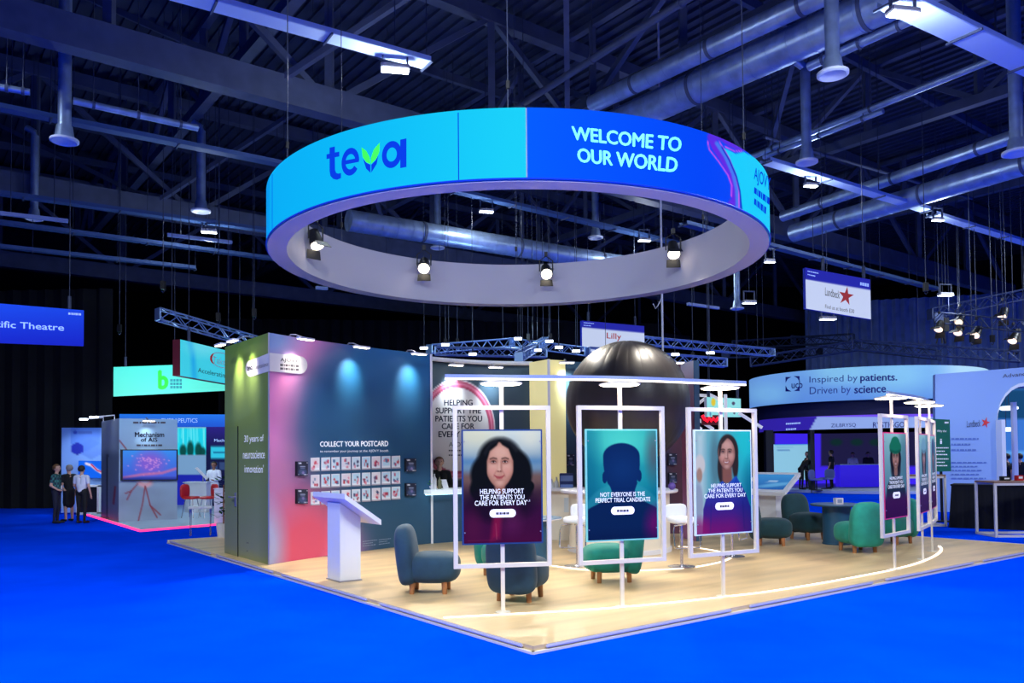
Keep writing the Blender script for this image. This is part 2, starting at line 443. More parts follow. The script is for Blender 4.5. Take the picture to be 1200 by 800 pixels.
strip([(520, 723.5), (600, 719.3), (700, 713.5), (780, 706.5), (850, 699), (900, 693), (960, 683.5), (1010, 674.5), (1050, 666.5), (1080, 658), (1098, 649.5), (1103, 643.5), (1100.5, 639.6)])
strip([(641, 662), (680, 667), (720, 669.3), (745, 668.6), (800, 665.8), (830, 661.5), (850, 656.5), (856, 651), (840, 645.5), (815, 641.5), (795, 640)])

# ------------------------------------------------------------------ hanging ring
RD, RR, RT_H = 14.0, 4.19, .28
RCX = AY(606.5, 290, RD).x
RZ0, RZ1 = ZY(617, 212, RD-RR), ZY(617, 126, RD-RR)
ring = empty('hanging_ring_sign', (RCX, RD, RZ0), 0, 'large circular hanging sign with blue lit outer screen and white inner wall', 'hanging sign')
def ring_wall(name, r, z0, z1, m, flip=False, n=128):
    b = MB(); vs = []; fs = []
    for i in range(n):
        k = 2*math.pi*i/n; vs += [(r*math.cos(k), r*math.sin(k), z0), (r*math.cos(k), r*math.sin(k), z1)]
    for i in range(n): j = (i+1) % n; fs.append((2*i, 2*j, 2*j+1, 2*i+1))
    return b.add(vs, fs).build(name, m, ring, smooth=True)
H = RZ1-RZ0
n = 128; b = MB(); vs = []; fs = []
prof = [(RR-.01, 0.0), (RR-.01, H), (RR-.05, H), (RR-.05, .10), (RR-RT_H, .06), (RR-RT_H, H-.03), (RR-RT_H-.03, H-.03), (RR-RT_H-.03, 0.0)]
for i in range(n):
    k = 2*math.pi*i/n
    for r, z in prof: vs.append((r*math.cos(k), r*math.sin(k), z))
m_ = len(prof)
for i in range(n):
    j = (i+1) % n
    for q in range(m_): fs.append((i*m_+q, j*m_+q, j*m_+(q+1) % m_, i*m_+(q+1) % m_))
b.add(vs, fs).build('ring_body', mat('ring_fabric', C(184, 183, 190), .7), ring, smooth=True)
def ring_surf(px, py, r=RR):
    d = ray(px, py); ox, oy = CAM.x-RCX, CAM.y-RD
    A = d.x**2+d.y**2; B = 2*(ox*d.x+oy*d.y); Cc = ox*ox+oy*oy-r*r; disc = max(B*B-4*A*Cc, 0)
    return CAM+d*((-B-math.sqrt(disc))/(2*A))
def ring_theta(px, py=230):
    P = ring_surf(px, py); return math.atan2(P.x-RCX, -(P.y-RD))
def ring_cols(px, py):
    a = Art(px, py, (0, 192, 250)); th = None
    a.c = a.grad((0, 176, 246), (24, 208, 244), 320, 600, 'x')
    a.lay((0, 120, 235), a.rect(308, 0, 316, 400, 2)*.35)
    return a.c
def ring_section(name, t0, t1, colfn, nx, z0=.035, z1=None):
    z1 = z1 or H
    def pos(S, T):
        k = t0+(t1-t0)*S; return RCX+(RR+.004)*np.sin(k), RD-(RR+.004)*np.cos(k), RZ0+z1-(z1-z0)*T
    return paint(name, pos, nx, 46, colfn, M_screen, ring)
TS = ring_theta(617, 170)
ring_section('cyan_screen', math.radians(-100), TS-.002, ring_cols, 60)
def blue_cols(px, py):
    a = Art(px, py, (0, 84, 252)); a.c = a.grad((0, 92, 255), (0, 70, 245), 617, 830, 'x')
    cy = [(838, 158), (846, 170), (856, 186), (864, 206), (868, 226), (869.5, 250)]
    a.lay((20, 205, 250), a.poly([(846, 172.5), (853, 175), (862, 180), (872, 178), (925, 205), (925, 320), (869.5, 250), (867, 224), (863, 207), (855, 188)], 1.0))
    a.lay((98, 40, 226), a.line([(834, 162), (838, 172), (847, 185), (857, 202), (861, 218), (861, 234), (856, 241)], 9, 2))
    a.lay((70, 120, 240), a.line([(840, 168), (850, 183), (859, 203), (863.5, 222), (864.5, 244)], 4.5, 2))
    a.lay((214, 84, 240), a.line([(829.5, 166), (831, 175), (842, 189), (853, 205), (857.5, 217), (857, 230)], 1.4, 1.2))
    a.lay((220, 90, 240), a.line([(843, 166), (854, 184), (862, 204), (866, 224), (866, 246)], 1.3, 1.2))
    a.lay((10, 40, 190), a.line([(846, 172.5), (855, 188), (863, 207), (867, 224), (869.5, 250)], 1.6, 1.2))
    a.lay((90, 44, 226), a.line([(833, 160), (846, 161), (856, 168), (866, 173), (872, 173)], 8, 2))
    a.lay((205, 84, 238), a.line([(838, 157), (850, 162), (858, 166.5), (868, 171)], 1.4, 1.2))
    a.lay((205, 84, 238), a.line([(850, 172), (860, 177), (869, 177)], 1.3, 1.2))
    return a.c
ring_section('blue_screen', TS+.002, ring_theta(903.5, 200)+.1, blue_cols, 240)
ring_section('cyan_screen', ring_theta(903.5, 200)+.104, math.radians(258), lambda px, py: Art(px, py, (10, 190, 250)).c, 90)
# dark seams
for p in (319.5, 537.5):
    k = ring_theta(p, 190); q = Vector((math.sin(k)*(RR+.006), -math.cos(k)*(RR+.006), 0))
    MB().box(q+Vector((0, 0, H/2)), (.012, .006, H-.06), rz=k).build('screen_seam', M_btext, ring)
b = MB()
b.tube([(math.sin(math.radians(a_))*(RR+.006), -math.cos(math.radians(a_))*(RR+.006), .03) for a_ in range(-100, 260, 2)], .012, 6, True).build('screen_edge_trim', mat('blue_edge', C(20, 70, 200), .4), ring)
def annulus_px(cx, cy, rx, ry, k, sl, n=28):
    pts = []
    for i in range(n+1):
        t = 2*math.pi*i/n; pts.append((cx+rx*math.cos(t), cy+ry*math.sin(t)+sl*rx*math.cos(t)))
    for i in range(n, -1, -1):
        t = 2*math.pi*i/n; pts.append((cx+rx*k*math.cos(t), cy+ry*k*math.sin(t)+sl*rx*k*math.cos(t)))
    return pts
def strip_on(name, outer, inner, surf, m, parent, off=.008):
    vs = []; n = len(outer); Mi = root_of(parent).inverted()
    for p in outer+inner: P = surf(*p); vs.append(tuple(Mi @ (P+(CAM-P).normalized()*off)))
    me = bpy.data.meshes.new(name); me.from_pydata(vs, [], [(i, i+1, n+i+1, n+i) for i in range(n-1)]); return link_mesh(name, me, m, parent)
poly_on('logo_letter', [(386.2, 173), (392.4, 171.6), (392.4, 178.6), (397.6, 177.6), (397.6, 183.2), (392.4, 184.3), (392.6, 199), (394, 202.6), (396.5, 203.4), (399.6, 202.6), (399.6, 208.6), (395, 210.6), (390.5, 209.6), (387.2, 206), (386.2, 200)], ring_surf, M_btext, ring, .009)
poly_on('logo_letter', [(382.6, 180.8), (386.4, 180), (386.4, 185.6), (382.6, 186.4)], ring_surf, M_btext, ring, .009)
def arc_px(cx, cy, rx, ry, k, sl, t0, t1, n=26):
    f_ = lambda q: [(cx+rx*q*math.cos(t), cy+ry*q*math.sin(t)+sl*rx*q*math.cos(t)) for t in [math.radians(t0+(t1-t0)*i/n) for i in range(n+1)]]
    return f_(1), f_(k)
oa, ia = arc_px(410.6, 189.4, 10.4, 16.2, .55, -.2, 38, 362); strip_on('logo_letter', oa, ia, ring_surf, M_btext, ring, .009)
poly_on('logo_letter', [(402, 188.4), (420.6, 184.8), (420.6, 189.6), (402, 193.2)], ring_surf, M_btext, ring, .010)
an = annulus_px(459, 181, 11.5, 15.8, .52, -.17); strip_on('logo_letter', an[:29], an[29:][::-1], ring_surf, M_btext, ring)
poly_on('logo_letter', [(469, 163.6), (476.3, 162), (476.3, 195.5), (469, 197)], ring_surf, M_btext, ring, .009)
poly_on('logo_leaf', [(423.6, 172.5), (429.5, 177), (433.2, 184), (434.3, 192), (429, 190), (425, 184)], ring_surf, M_green, ring, .010)
poly_on('logo_leaf', [(445, 167), (444.6, 178), (441, 186), (435, 192), (434.6, 185), (438, 175)], ring_surf, M_green, ring, .011)
poly_on('logo_leaf', [(425.5, 186), (430, 191), (434, 193), (434.2, 202.5), (429, 197.5)], ring_surf, M_btext, ring, .009)
poly_on('logo_leaf', [(443.3, 182), (441.5, 192), (435.2, 202), (435.2, 193), (440, 188)], ring_surf, M_btext, ring, .009)
ring_surf2 = lambda px, py: ring_surf(px, py, RR+.014)
text_on('headline_lettering', 'WELCOME TO', ((669.5, 147.5), (799.5, 161), (798, 178.3), (670.5, 163.8)), ring_surf2, M_ltext, ring, bold=.03, space=.98)
text_on('headline_lettering', 'OUR WORLD', ((676, 173), (795, 184.5), (793.3, 202.5), (677, 189.8)), ring_surf2, M_ltext, ring, bold=.03, space=.98)
text_on('brand_lettering', 'AJOVY', ((884, 195), (903.2, 208.5), (902.6, 229), (883.4, 214)), ring_surf2, M_btext, ring, bold=.01)
text_on('brand_lettering', '#1', ((884, 219), (902, 232), (901.5, 240), (883.6, 226)), ring_surf2, M_btext, ring)
text_on('brand_lettering', '#1', ((884, 232), (898, 243), (897.5, 251), (883.6, 239)), ring_surf2, M_btext, ring)
# suspension cables of the ring
for k in (-148, -92, -35, 25, 90, 150):
    t = math.radians(k); p = Vector(((RR-.16)*math.cos(t), (RR-.16)*math.sin(t), H-.04))
    MB().cyl(p, p+Vector((0, 0, 15.5-RZ1)), .008, 6).build('suspension_cable', M_wire, ring)
    MB().cyl(p+Vector((0, 0, .35)), p+Vector((0, 0, .45)), .025, 8).build('chain_hoist_hook', M_black, ring)

# spotlights clamped to the ring
def spotlight(name, loc, aim, label, r=.11, L=.3, group=None, glow=None, yoke=.34, rod=None, energy=None, cone=75, color=(1, .93, .8)):
    loc = Vector(loc); t = (Vector(aim)-loc).normalized()
    e = empty(name, loc, 0, label, 'spotlight', group)
    x = t.cross(Vector((0, 0, 1))).normalized()
    MB().cyl(-t*L*.55, t*L*.35, r*.75, 14, r).build('lamp_body', M_black, e, smooth=True)
    MB().cyl(t*L*.35, t*(L*.35+.02), r*.9, 14).build('lens', glow or M_lampglow, e)
    up = t.cross(x).normalized()
    if up.z < 0: up = -up
    for sgn in (1, -1):
        q = t*L*.37+up*sgn*r*1.05
        MB().slab([loc+q+x*r, loc+q-x*r, loc+q-x*r*1.1+(t*.8+up*sgn*.35)*r*1.5, loc+q+x*r*1.1+(t*.8+up*sgn*.35)*r*1.5], .008).build('barn_door', M_black, e, world=True)
    MB().tube([x*(r+.015), x*(r+.015)+Vector((0, 0, yoke*.7)), Vector((0, 0, yoke)), -x*(r+.015)+Vector((0, 0, yoke*.7)), -x*(r+.015)], .014, 6).build('yoke', M_black, e)
    MB().box((0, 0, yoke+.04), (.07, .07, .1)).build('clamp', M_black, e)
    if rod: MB().cyl((0, 0, yoke+.08), (0, 0, rod-loc.z), .012, 6).build('drop_rod', M_wire, e)
    if energy:
        l = lamp('spot_beam', 'SPOT', loc+t*(L*.35+.05), energy, color, .08, aim, cone, .7); 
    return e
ctr = UV(5.2, 4.6)
RS = [((370, 281), 10.7, (-1.6, 12.6, 0), 'dark theatre spotlight at the left inside of the ring sign'),
      ((497, 311), 16.6, (-1.6, 10.6, 0), 'glowing spotlight on the far rim of the ring sign, left one'),
      ((640, 318), 17.2, (1.2, 10.5, 0), 'glowing spotlight on the far rim of the ring sign, middle one'),
      ((789, 293), 16.0, (3.0, 11.6, 0), 'glowing spotlight with barn doors on the right inside of the ring sign')]
def ring_inner(px, py, r=RR-RT_H-.2):
    d = ray(px, py); ox, oy = CAM.x-RCX, CAM.y-RD
    A = d.x**2+d.y**2; B = 2*(ox*d.x+oy*d.y); Cc = ox*ox+oy*oy-r*r
    return CAM+d*((-B+math.sqrt(max(B*B-4*A*Cc, 0)))/(2*A))
for (px, py), Y, aim, lab in RS:
    spotlight('spotlight', ring_inner(px, py), aim, lab, .13, .34, 'spotlights inside the ring', energy=1000, cone=74)
# ------------------------------------------------------------------ postcard wall (closed store room box)
A_, B_, C_ = G(315, 661.5, PZ), G(423.6, 645.75, PZ), G(505.5, 636.5, PZ)
WZ = ZY(315.8, 389.7, A_.y)
def wall_xy(s):
    f = .56
    l0 = (s-f)*(s-1)/((0-f)*(0-1)); l1 = s*(s-1)/(f*(f-1)); l2_ = s*(s-f)/(1*(1-f))
    return A_.x*l0+B_.x*l1+C_.x*l2_, A_.y*l0+B_.y*l1+C_.y*l2_
def wall_surf(px, py):
    d = ray(px, py); lo, hi = -.05, 1.08
    g = lambda s: wall_xy(s)[0]*d.y-wall_xy(s)[1]*d.x
    for _ in range(40):
        mid = (lo+hi)/2
        if g(lo)*g(mid) <= 0: hi = mid
        else: lo = mid
    x, y = wall_xy(lo); return CAM+d*(y/d.y)
GF = G(263.5, 647.5, PZ)
box = empty('exhibit_wall', A_, 0, 'tall booth wall block, olive green side and pink to dark blue front with postcards', 'exhibit wall')
fr = [wall_xy(i/12) for i in range(13)]
poly = fr+[(C_.x-.12, C_.y+.05), (C_.x-.9, C_.y+1.6), (GF.x+.9, GF.y+1.2), (GF.x, GF.y)]
MB().prism(poly, PZ, WZ).build('wall_core', M_teal_wall, box, world=True)
def wpos(S, T):
    xs, ys = wall_xy(S); return xs, ys-.006, WZ-(WZ-PZ-.002)*T
def front_cols(px, py):
    a = Art(px, py, (44, 92, 128))
    a.c = a.grad((12, 92, 148), (46, 86, 116), 410, 640)
    dist = np.hypot((px-455)/1.0, (py-505)/1.15)
    a.lay((120, 104, 150), sm(dist, 78, 120)*sm(px, 450, 410))
    a.lay((226, 132, 192), sm(dist, 98, 138)*sm(px, 440, 400))
    a.lay((150, 106, 140), sm(py, 500, 560)*sm(px, 380, 330)*.45)
    a.lay((238, 88, 118), a.ell(356, 640, 42, 60, 1.1, 25)*.95)
    a.lay((176, 190, 226), a.ell(312, 640, 20, 46, 1.0)*.9)
    a.lay((120, 160, 206), a.ell(318, 396, 30, 26, 1.2)*.9)
    return a.c
paint('front_graphic', wpos, 130, 130, front_cols, M_print, box)
GP = [A_+Vector((-.004, 0, 0)), GF+Vector((-.004, 0, 0))]
gdir = (GF-A_).normalized(); gn = Vector((gdir.y, -gdir.x, 0))
if gn.dot(CAM-A_) < 0: gn = -gn
green_surf = lambda px, py: AP(px, py, A_, gn)
TLg, TRg = Vector((GF.x, GF.y, WZ)), Vector((A_.x, A_.y, WZ))
def green_cols(px, py):
    a = Art(px, py, (124, 132, 78)); a.c = a.grad((112, 148, 54), (150, 154, 108), 400, 640)
    a.lay((134, 160, 92), a.ell(262, 455, 46, 40, .1)*.6)
    a.lay((112, 150, 48), a.ell(262, 395, 46, 42, .5)*.6)
    a.lay((108, 122, 62), sm(px, 300, 316)*.5)
    return a.c
paint('side_graphic', quadpos(TLg, TRg, A_, GF), 40, 110, green_cols, M_print, box)
MB().bar((A_.x, A_.y, PZ), (A_.x, A_.y, WZ), .02).build('corner_trim', M_grey, box, world=True)
MB().bar((C_.x+.02, C_.y-.01, PZ), (C_.x+.02, C_.y-.01, WZ), .045).build('end_trim', M_white, box, world=True)
# door in the olive side
def door_cols(px, py): return green_cols(px, py)*.97
D0 = [green_surf(264.8, 500), green_surf(279.6, 499.2), green_surf(279.6, 652), green_surf(264.8, 647.2)]
door = paint('door', quadpos(*D0, off=.022), 12, 40, door_cols, M_print, box)
MB().slab([p+gn*.016 for p in D0], .012).build('door_joint', M_black, box, world=True)
hp = green_surf(277.6, 582)+gn*.03
MB().slab([green_surf(276.6, 577)+gn*.032, green_surf(278.4, 577)+gn*.032, green_surf(278.4, 593)+gn*.032, green_surf(276.6, 593)+gn*.032], .01).build('handle_plate', M_grey, box, world=True)
MB().cyl(hp, hp+gn*.07, .014, 8).cyl(hp+gn*.07, hp+gn*.07+gdir*.16, .014, 8).build('door_handle', M_grey, box, world=True)
text_on('notice_lettering', '#3', bx(281, 634, 291.5, 645, .12), green_surf, mat('dim_olive_ink', C(110, 112, 80), .7), box, off=.012)
M_plate = mat('plate_white', C(206, 204, 212), .5)
# pill shaped logo plate wrapped around the corner
def arcpts(cx, cy, rx, ry, t0, t1, n=10): return [(cx+rx*math.cos(math.radians(t0+(t1-t0)*i/n)), cy+ry*math.sin(math.radians(t0+(t1-t0)*i/n))) for i in range(n+1)]
poly_on('logo_plate', [(315.9, 413.3)]+[(350.5, 417)]+arcpts(350.5, 427.6, 9.8, 10.6, -90, 90)+[(315.9, 434.8)], wall_surf, M_plate, box, .03)
poly_on('logo_plate', [(315.6, 413.3), (315.6, 434.8)]+arcpts(293.5, 431.8, 5.8, 9.6, 90, 270), green_surf, M_plate, box, .03)
text_on('brand_lettering', 'AJOVY', bx(328.5, 419, 350, 424.5, .07), wall_surf, M_gtext, box, off=.10, bold=.03)
text_on('brand_lettering', '#1', bx(328.3, 426, 350, 428.8, .07), wall_surf, M_gtext, box, off=.10)
text_on('brand_lettering', '#1', bx(328.3, 430.3, 350, 433, .07), wall_surf, M_gtext, box, off=.10)
text_on('brand_lettering', 'teva', bx(289.2, 428.5, 296, 434.8, -.2), green_surf, M_dtext, box, off=.036, bold=.05)
text_on('brand_lettering', 'Neuroscience', bx(298, 428, 314.5, 433, -.28), green_surf, M_gtext, box, off=.036)
for s_, q in (('30 years of', bx(286.2, 510, 308.8, 520.5, -.05)), ('neuroscience', bx(284.8, 528, 310.2, 537.5, -.02)), ("innovation'", bx(286.6, 544, 308.8, 553.5, 0.02))):
    text_on('slogan_lettering', s_, q, green_surf, M_wtext, box, off=.05)
text_on('headline_lettering', 'COLLECT YOUR POSTCARD', ((375, 517), (455, 516.2), (455, 522.8), (375, 523.3)), wall_surf, M_wtext, box, off=.012, bold=.035)
text_on('subline_lettering', 'to remember your journey at the AJOVY booth', ((375, 527.2), (455, 526.4), (455, 530), (375, 530.8)), wall_surf, M_wtext, box, off=.012)
text_on('footer_lettering', '#3', ((425, 634), (442, 632), (442, 638), (425, 640)), wall_surf, M_ptext, box, off=.012)
text_on('footer_lettering', '#3', ((444, 632), (458, 630.4), (458, 636), (444, 638)), wall_surf, M_ptext, box, off=.012)
# arm lights along the top edges
def arm_light(parent, base, out, energy, aimz=-.55, w=.34, cone=66, cool=(1, .9, .72), reach=.36):
    base = Vector(base); out = Vector(out).normalized(); head = base+out*reach+Vector((0, 0, -.07)); side = Vector((-out.y, out.x, 0))
    e = parent
    MB().tube([base-out*.05, base+Vector((0, 0, .03)), base+out*.12+Vector((0, 0, .02)), head], .014, 6).build('lamp_arm', M_grey, e, world=True)
    h = MB().box(head, (w, .11, .03), ax=(side, out, Vector((0, 0, 1)))).build('lamp_head', M_white, e, world=True)
    MB().box(head-Vector((0, 0, .019)), (w*.92, .09, .008), ax=(side, out, Vector((0, 0, 1)))).build('lamp_lens', M_lampglow, h, world=True)
    lamp('arm_light_beam', 'SPOT', head-Vector((0, 0, .05)), energy, cool, .09, base+Vector((0, 0, aimz)), cone, 1.0)
XF_dummy = None
def wall_out(px):
    s0 = wall_surf(px, 400); s1 = wall_surf(px+4, 400); t = (s1-s0).normalized(); n_ = Vector((t.y, -t.x, 0)); return n_ if n_.dot(CAM-s0) > 0 else -n_
for px in (341, 409, 478):
    p = wall_surf(px, 400); arm_light(box, (p.x, p.y, WZ), wall_out(px), 70 if px == 341 else 150)
for px in (281, 296):
    p = green_surf(px, 400); arm_light(box, (p.x, p.y, WZ), gn, 110)
# postcards
cl = [148, 248, 343, 438, 535, 630, 722, 815, 908]; cr = [228, 328, 418, 520, 610, 705, 800, 893, 985]
rows = [((250, 372), (233, 345)), ((410, 530), (378, 492)), ((570, 690), (522, 635))]
ordn = ['first', 'second', 'third', 'fourth', 'fifth', 'sixth', 'seventh', 'eighth', 'last']; rown = ['top', 'middle', 'bottom']
def card_cols(seed):
    rr = random.Random(seed)
    def f(x, y):
        a = Art(x, y, (244, 246, 252)); a.lay((190, 226, 244) if seed % 3 else (236, 224, 232), a.rect(.08, .06, .92, .8, .1)*rr.choice([.5, .9, .9]))
        for _ in range(6):
            c = rr.choice([(214, 64, 92), (196, 40, 66), (60, 70, 110), (232, 150, 170), (70, 110, 160), (150, 60, 96)])
            cx, cy = rr.uniform(.2, .8), rr.uniform(.3, .85)
            if rr.random() < .5: a.lay(c, a.ell(cx, cy, rr.uniform(.06, .18), rr.uniform(.06, .16), .3))
            else: a.lay(c, a.rect(cx-rr.uniform(.03, .16), cy-rr.uniform(.03, .2), cx+.08, cy+.06, .05))
        return a.c
    return f
for r in range(3):
    for c in range(9):
        x0, x1 = 345+cl[c]/8, 345+cr[c]/8; k = c/8
        yt = 505+(rows[r][0][0]*(1-k)+rows[r][1][0]*k)/8; yb = 505+(rows[r][0][1]*(1-k)+rows[r][1][1]*k)/8
        q = [wall_surf(x0, yt), wall_surf(x1, yt-.4), wall_surf(x1, yb-.4), wall_surf(x0, yb)]
        nn_ = wall_out((x0+x1)/2); q = [p+nn_*.02 for p in q]
        e = empty('postcard', q[3], 0, f'small illustrated postcard, {ordn[c]} from the left in the {rown[r]} row on the blue wall', 'postcard', 'postcards on the wall')
        MB().slab(q, .012).build('card', M_white, e, world=True)
        paint('card_print', quadpos(*q, off=.002), 10, 14, card_cols(r*9+c), M_print, e, pixel=False)
        mid = (q[2]+q[3])/2; tt = (q[2]-q[3])
        MB().slab([q[3]+nn_*.012-Vector((0, 0, .012)), q[2]+nn_*.012-Vector((0, 0, .012)), q[2]+nn_*.012+Vector((0, 0, .012)), q[3]+nn_*.012+Vector((0, 0, .012))], .03).build('card_holder', M_acr, e, world=True)
def box_cols(s):
    def f(x, y):
        a = Art(x, y, (26, 34, 62)); a.lay((70, 92, 140), a.ell(.5, .72, .38, .22, .5)*.8); a.lay((150, 130, 190), a.ell(.55, .62 if s % 2 else .78, .12, .1, .4)*.8)
        a.lay((236, 238, 248), a.rect(.08, .07, .38, .17, .04)); a.lay((180, 190, 220), a.rect(.25, .33, .75, .38, .04)); a.lay((150, 160, 200), a.rect(.3, .44, .7, .48, .04)); a.lay((230, 230, 240), a.rect(.62, .88, .88, .94, .04))
        return a.c
    return f
def acrylic_box(q, nn_, s, lab, th=.06):
    q = [p+nn_*th for p in q]
    e = empty('display_box', q[3], 0, lab, 'display box', 'dark acrylic boxes on the walls')
    MB().slab(q, th).build('box_body', M_black, e, world=True)
    paint('box_print', quadpos(*q, off=.003), 16, 20, box_cols(s), M_print, e, pixel=False)
    for k in range(4):
        c_ = q[k]*.9+q[(k+2) % 4]*.1; MB().cyl(c_, c_+nn_*.015, .012, 8).build('stud', M_grey, e, world=True)
for i, (x0, y0, x1, y1, lab) in enumerate([(345.6, 540.5, 358, 557.5, 'upper dark acrylic box left of the postcards'), (345.6, 573, 358, 590, 'lower dark acrylic box left of the postcards'),
        (473.6, 537, 485.6, 552.5, 'upper dark acrylic box right of the postcards'), (473.8, 566, 485.6, 581, 'lower dark acrylic box right of the postcards')]):
    acrylic_box([wall_surf(x0, y0), wall_surf(x1, y0), wall_surf(x1, y1), wall_surf(x0, y1)], wall_out((x0+x1)/2), i, lab)

# ------------------------------------------------------------------ back walls of the booth
def panel_wall(name, pts, zt, th, m, label, cat='exhibit wall', z0=PZ, cols=None, nx=60, ny=80, curve=0.0):
    P0, P1 = Vector(pts[0]), Vector(pts[1]); P0.z = P1.z = 0; t = (P1-P0); nrm = Vector((t.y, -t.x, 0)).normalized()
    if nrm.dot(CAM-P0) < 0: nrm = -nrm
    e = empty(name, (P0.x, P0.y, z0), 0, label, cat); ns = 12 if curve else 1
    f = lambda s: P0+t*s-nrm*curve*4*s*(1-s)
    fr_ = [f(i/ns) for i in range(ns+1)]; bk = [p-nrm*th for p in fr_][::-1]
    MB().prism([(p.x, p.y) for p in fr_+bk], z0, zt).build('wall_panel', m, e, world=True)
    if cols:
        def pos(S, T):
            x = P0.x+t.x*S-nrm.x*(curve*4*S*(1-S)-.006); y = P0.y+t.y*S-nrm.y*(curve*4*S*(1-S)-.006); return x, y, zt-(zt-z0-.002)*T
        paint('wall_graphic', pos, nx, ny, cols, M_print, e)
    surf = lambda px, py: AP(px, py, P0-nrm*curve*.75, nrm)
    return e, surf, nrm, f
def bw_cols(px, py):
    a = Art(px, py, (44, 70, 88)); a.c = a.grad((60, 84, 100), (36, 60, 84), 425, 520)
    r_ = np.hypot((px-535)/44.5, (py-503)/57.5)
    a.lay((232, 222, 228), np.clip((1.03-r_)/.02, 0, 1)); a.lay((196, 70, 110), np.clip((1.0-r_)/.02, 0, 1))
    a.lay((222, 130, 160), np.clip((.97-r_)/.03, 0, 1)*np.clip((r_-.90)/.02, 0, 1)); a.lay((150, 40, 80), np.clip((.885-r_)/.02, 0, 1))
    a.lay((226, 220, 222), np.clip((.865-r_)/.02, 0, 1))
    return a.c
bwA, bwB = AY(504, 500, 17.9), AY(622, 500, 19.0)
bwz = ZY(507, 423.5, 17.9)
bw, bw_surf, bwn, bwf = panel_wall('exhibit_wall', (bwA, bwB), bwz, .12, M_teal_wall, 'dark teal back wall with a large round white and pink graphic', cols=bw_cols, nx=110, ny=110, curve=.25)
for s_, q in (('HELPING', bx(516.6, 468.8, 550, 475.8)), ('SUPPORT THE', bx(506.8, 478, 559.8, 485)), ('PATIENTS YOU', bx(506.4, 487.3, 561, 494.3)), ('CARE FOR', bx(513.8, 496.2, 552, 503)), ('EVERY DAY', bx(510, 505.4, 556, 512.4))):
    text_on('headline_lettering', s_, q, lambda px, py: bw_surf(px, py)+bwn*.2, M_dtext, bw, bold=.03)
text_on('brand_lettering', 'AJOVY', bx(522, 518, 546, 525), lambda px, py: bw_surf(px, py)+bwn*.2, M_gtext, bw)
text_on('brand_lettering', '#2', bx(522, 527, 545, 534), lambda px, py: bw_surf(px, py)+bwn*.2, M_gtext, bw)
b = MB(); b.tube([bwf(i/12)+bwn*.12+Vector((0, 0, bwz+.05)) for i in range(13)], .05, 8).build('top_rail', M_white, bw, world=True)
for s in (.22, .62): p = bwf(s); arm_light(bw, (p.x, p.y, bwz), bwn, 150, cool=(.75, .93, 1))
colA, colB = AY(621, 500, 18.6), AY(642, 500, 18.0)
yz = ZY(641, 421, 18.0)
yc, yc_s, _, _ = panel_wall('column', (colA, colB), yz, .5, mat('pale_yellow_glow', C(236, 226, 160), .5, emit=C(240, 228, 160), es=.45), 'pale yellow square column between the two teal back walls', 'column')  # self-glow added to the yellow to keep the column evenly bright
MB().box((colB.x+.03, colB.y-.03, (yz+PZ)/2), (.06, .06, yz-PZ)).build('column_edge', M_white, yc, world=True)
wB0, wB1 = AY(643, 500, 18.3), AY(800, 500, 18.6)
def bw2_cols(px, py):
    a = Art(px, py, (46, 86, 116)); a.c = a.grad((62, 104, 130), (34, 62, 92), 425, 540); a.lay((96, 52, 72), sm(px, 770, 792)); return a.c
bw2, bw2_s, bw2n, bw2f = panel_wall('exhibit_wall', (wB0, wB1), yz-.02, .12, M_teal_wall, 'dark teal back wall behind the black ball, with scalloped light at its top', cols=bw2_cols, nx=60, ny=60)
p = bw2f(.12); arm_light(bw2, (p.x, p.y, yz), bw2n, 180, cool=(.8, .95, 1))
p = bw2f(.93); arm_light(bw2, (p.x, p.y, yz), bw2n, 90, cool=(1, .9, .95))
pk0, pk1 = AY(799, 500, 17.6), AY(814, 500, 16.9)
def pk_cols(px, py):
    a = Art(px, py, (190, 110, 150)); a.c = a.grad((226, 214, 236), (184, 96, 140), 425, 500); a.lay((196, 130, 180), sm(py, 540, 600)); return a.c
pk, _, pkn, _ = panel_wall('exhibit_wall', (pk0, pk1), ZY(806, 424, 17.2), .12, M_teal_wall, 'narrow pink and lilac end wall right of the black ball', cols=pk_cols, nx=16, ny=60)
for i, (x0, y0, x1, y1, lab) in enumerate([(664, 532, 672.5, 546, 'dark acrylic box on the teal wall left of the silhouette panel'), (782.5, 531, 792.5, 545, 'upper dark acrylic box right of the silhouette panel'), (783, 553.5, 792.5, 566, 'lower dark acrylic box right of the silhouette panel')]):
    acrylic_box([bw2_s(x0, y0), bw2_s(x1, y0), bw2_s(x1, y1), bw2_s(x0, y1)], bw2n, i, lab)

# ------------------------------------------------------------------ black inflatable ball
bc = AY(735.5, 471.5, 16.2); br = 72.3/F*16.2
ball = empty('inflatable_ball', (bc.x, bc.y, bc.z-br), 0, 'huge glossy black inflatable ball above the round white bar', 'ball')
M_ball = mat('black_vinyl', C(56, 50, 47), .42, vary=.08, scale=1.5)
ng, nr = 26, 28
for g in range(ng):
    vs = []; fs = []
    for j in range(nr+1):
        ph = -math.pi/2+math.pi*j/nr
        for q in range(3):
            th = 2*math.pi*(g+q/2)/ng; rr_ = br*(1.0 if q == 1 else .988)
            vs.append((rr_*math.cos(ph)*math.cos(th), rr_*math.cos(ph)*math.sin(th), br+rr_*math.sin(ph)))
    for j in range(nr):
        for q in range(2): k = 3*j+q; fs.append((k, k+1, k+4, k+3))
    MB().add(vs, fs).build('gore', M_ball, ball, smooth=True)
MB().lathe([(.02, 2*br+.0), (.16, 2*br-.02), (.16, 2*br-.035), (.02, 2*br-.03)], n=20).build('top_patch', M_black, ball)

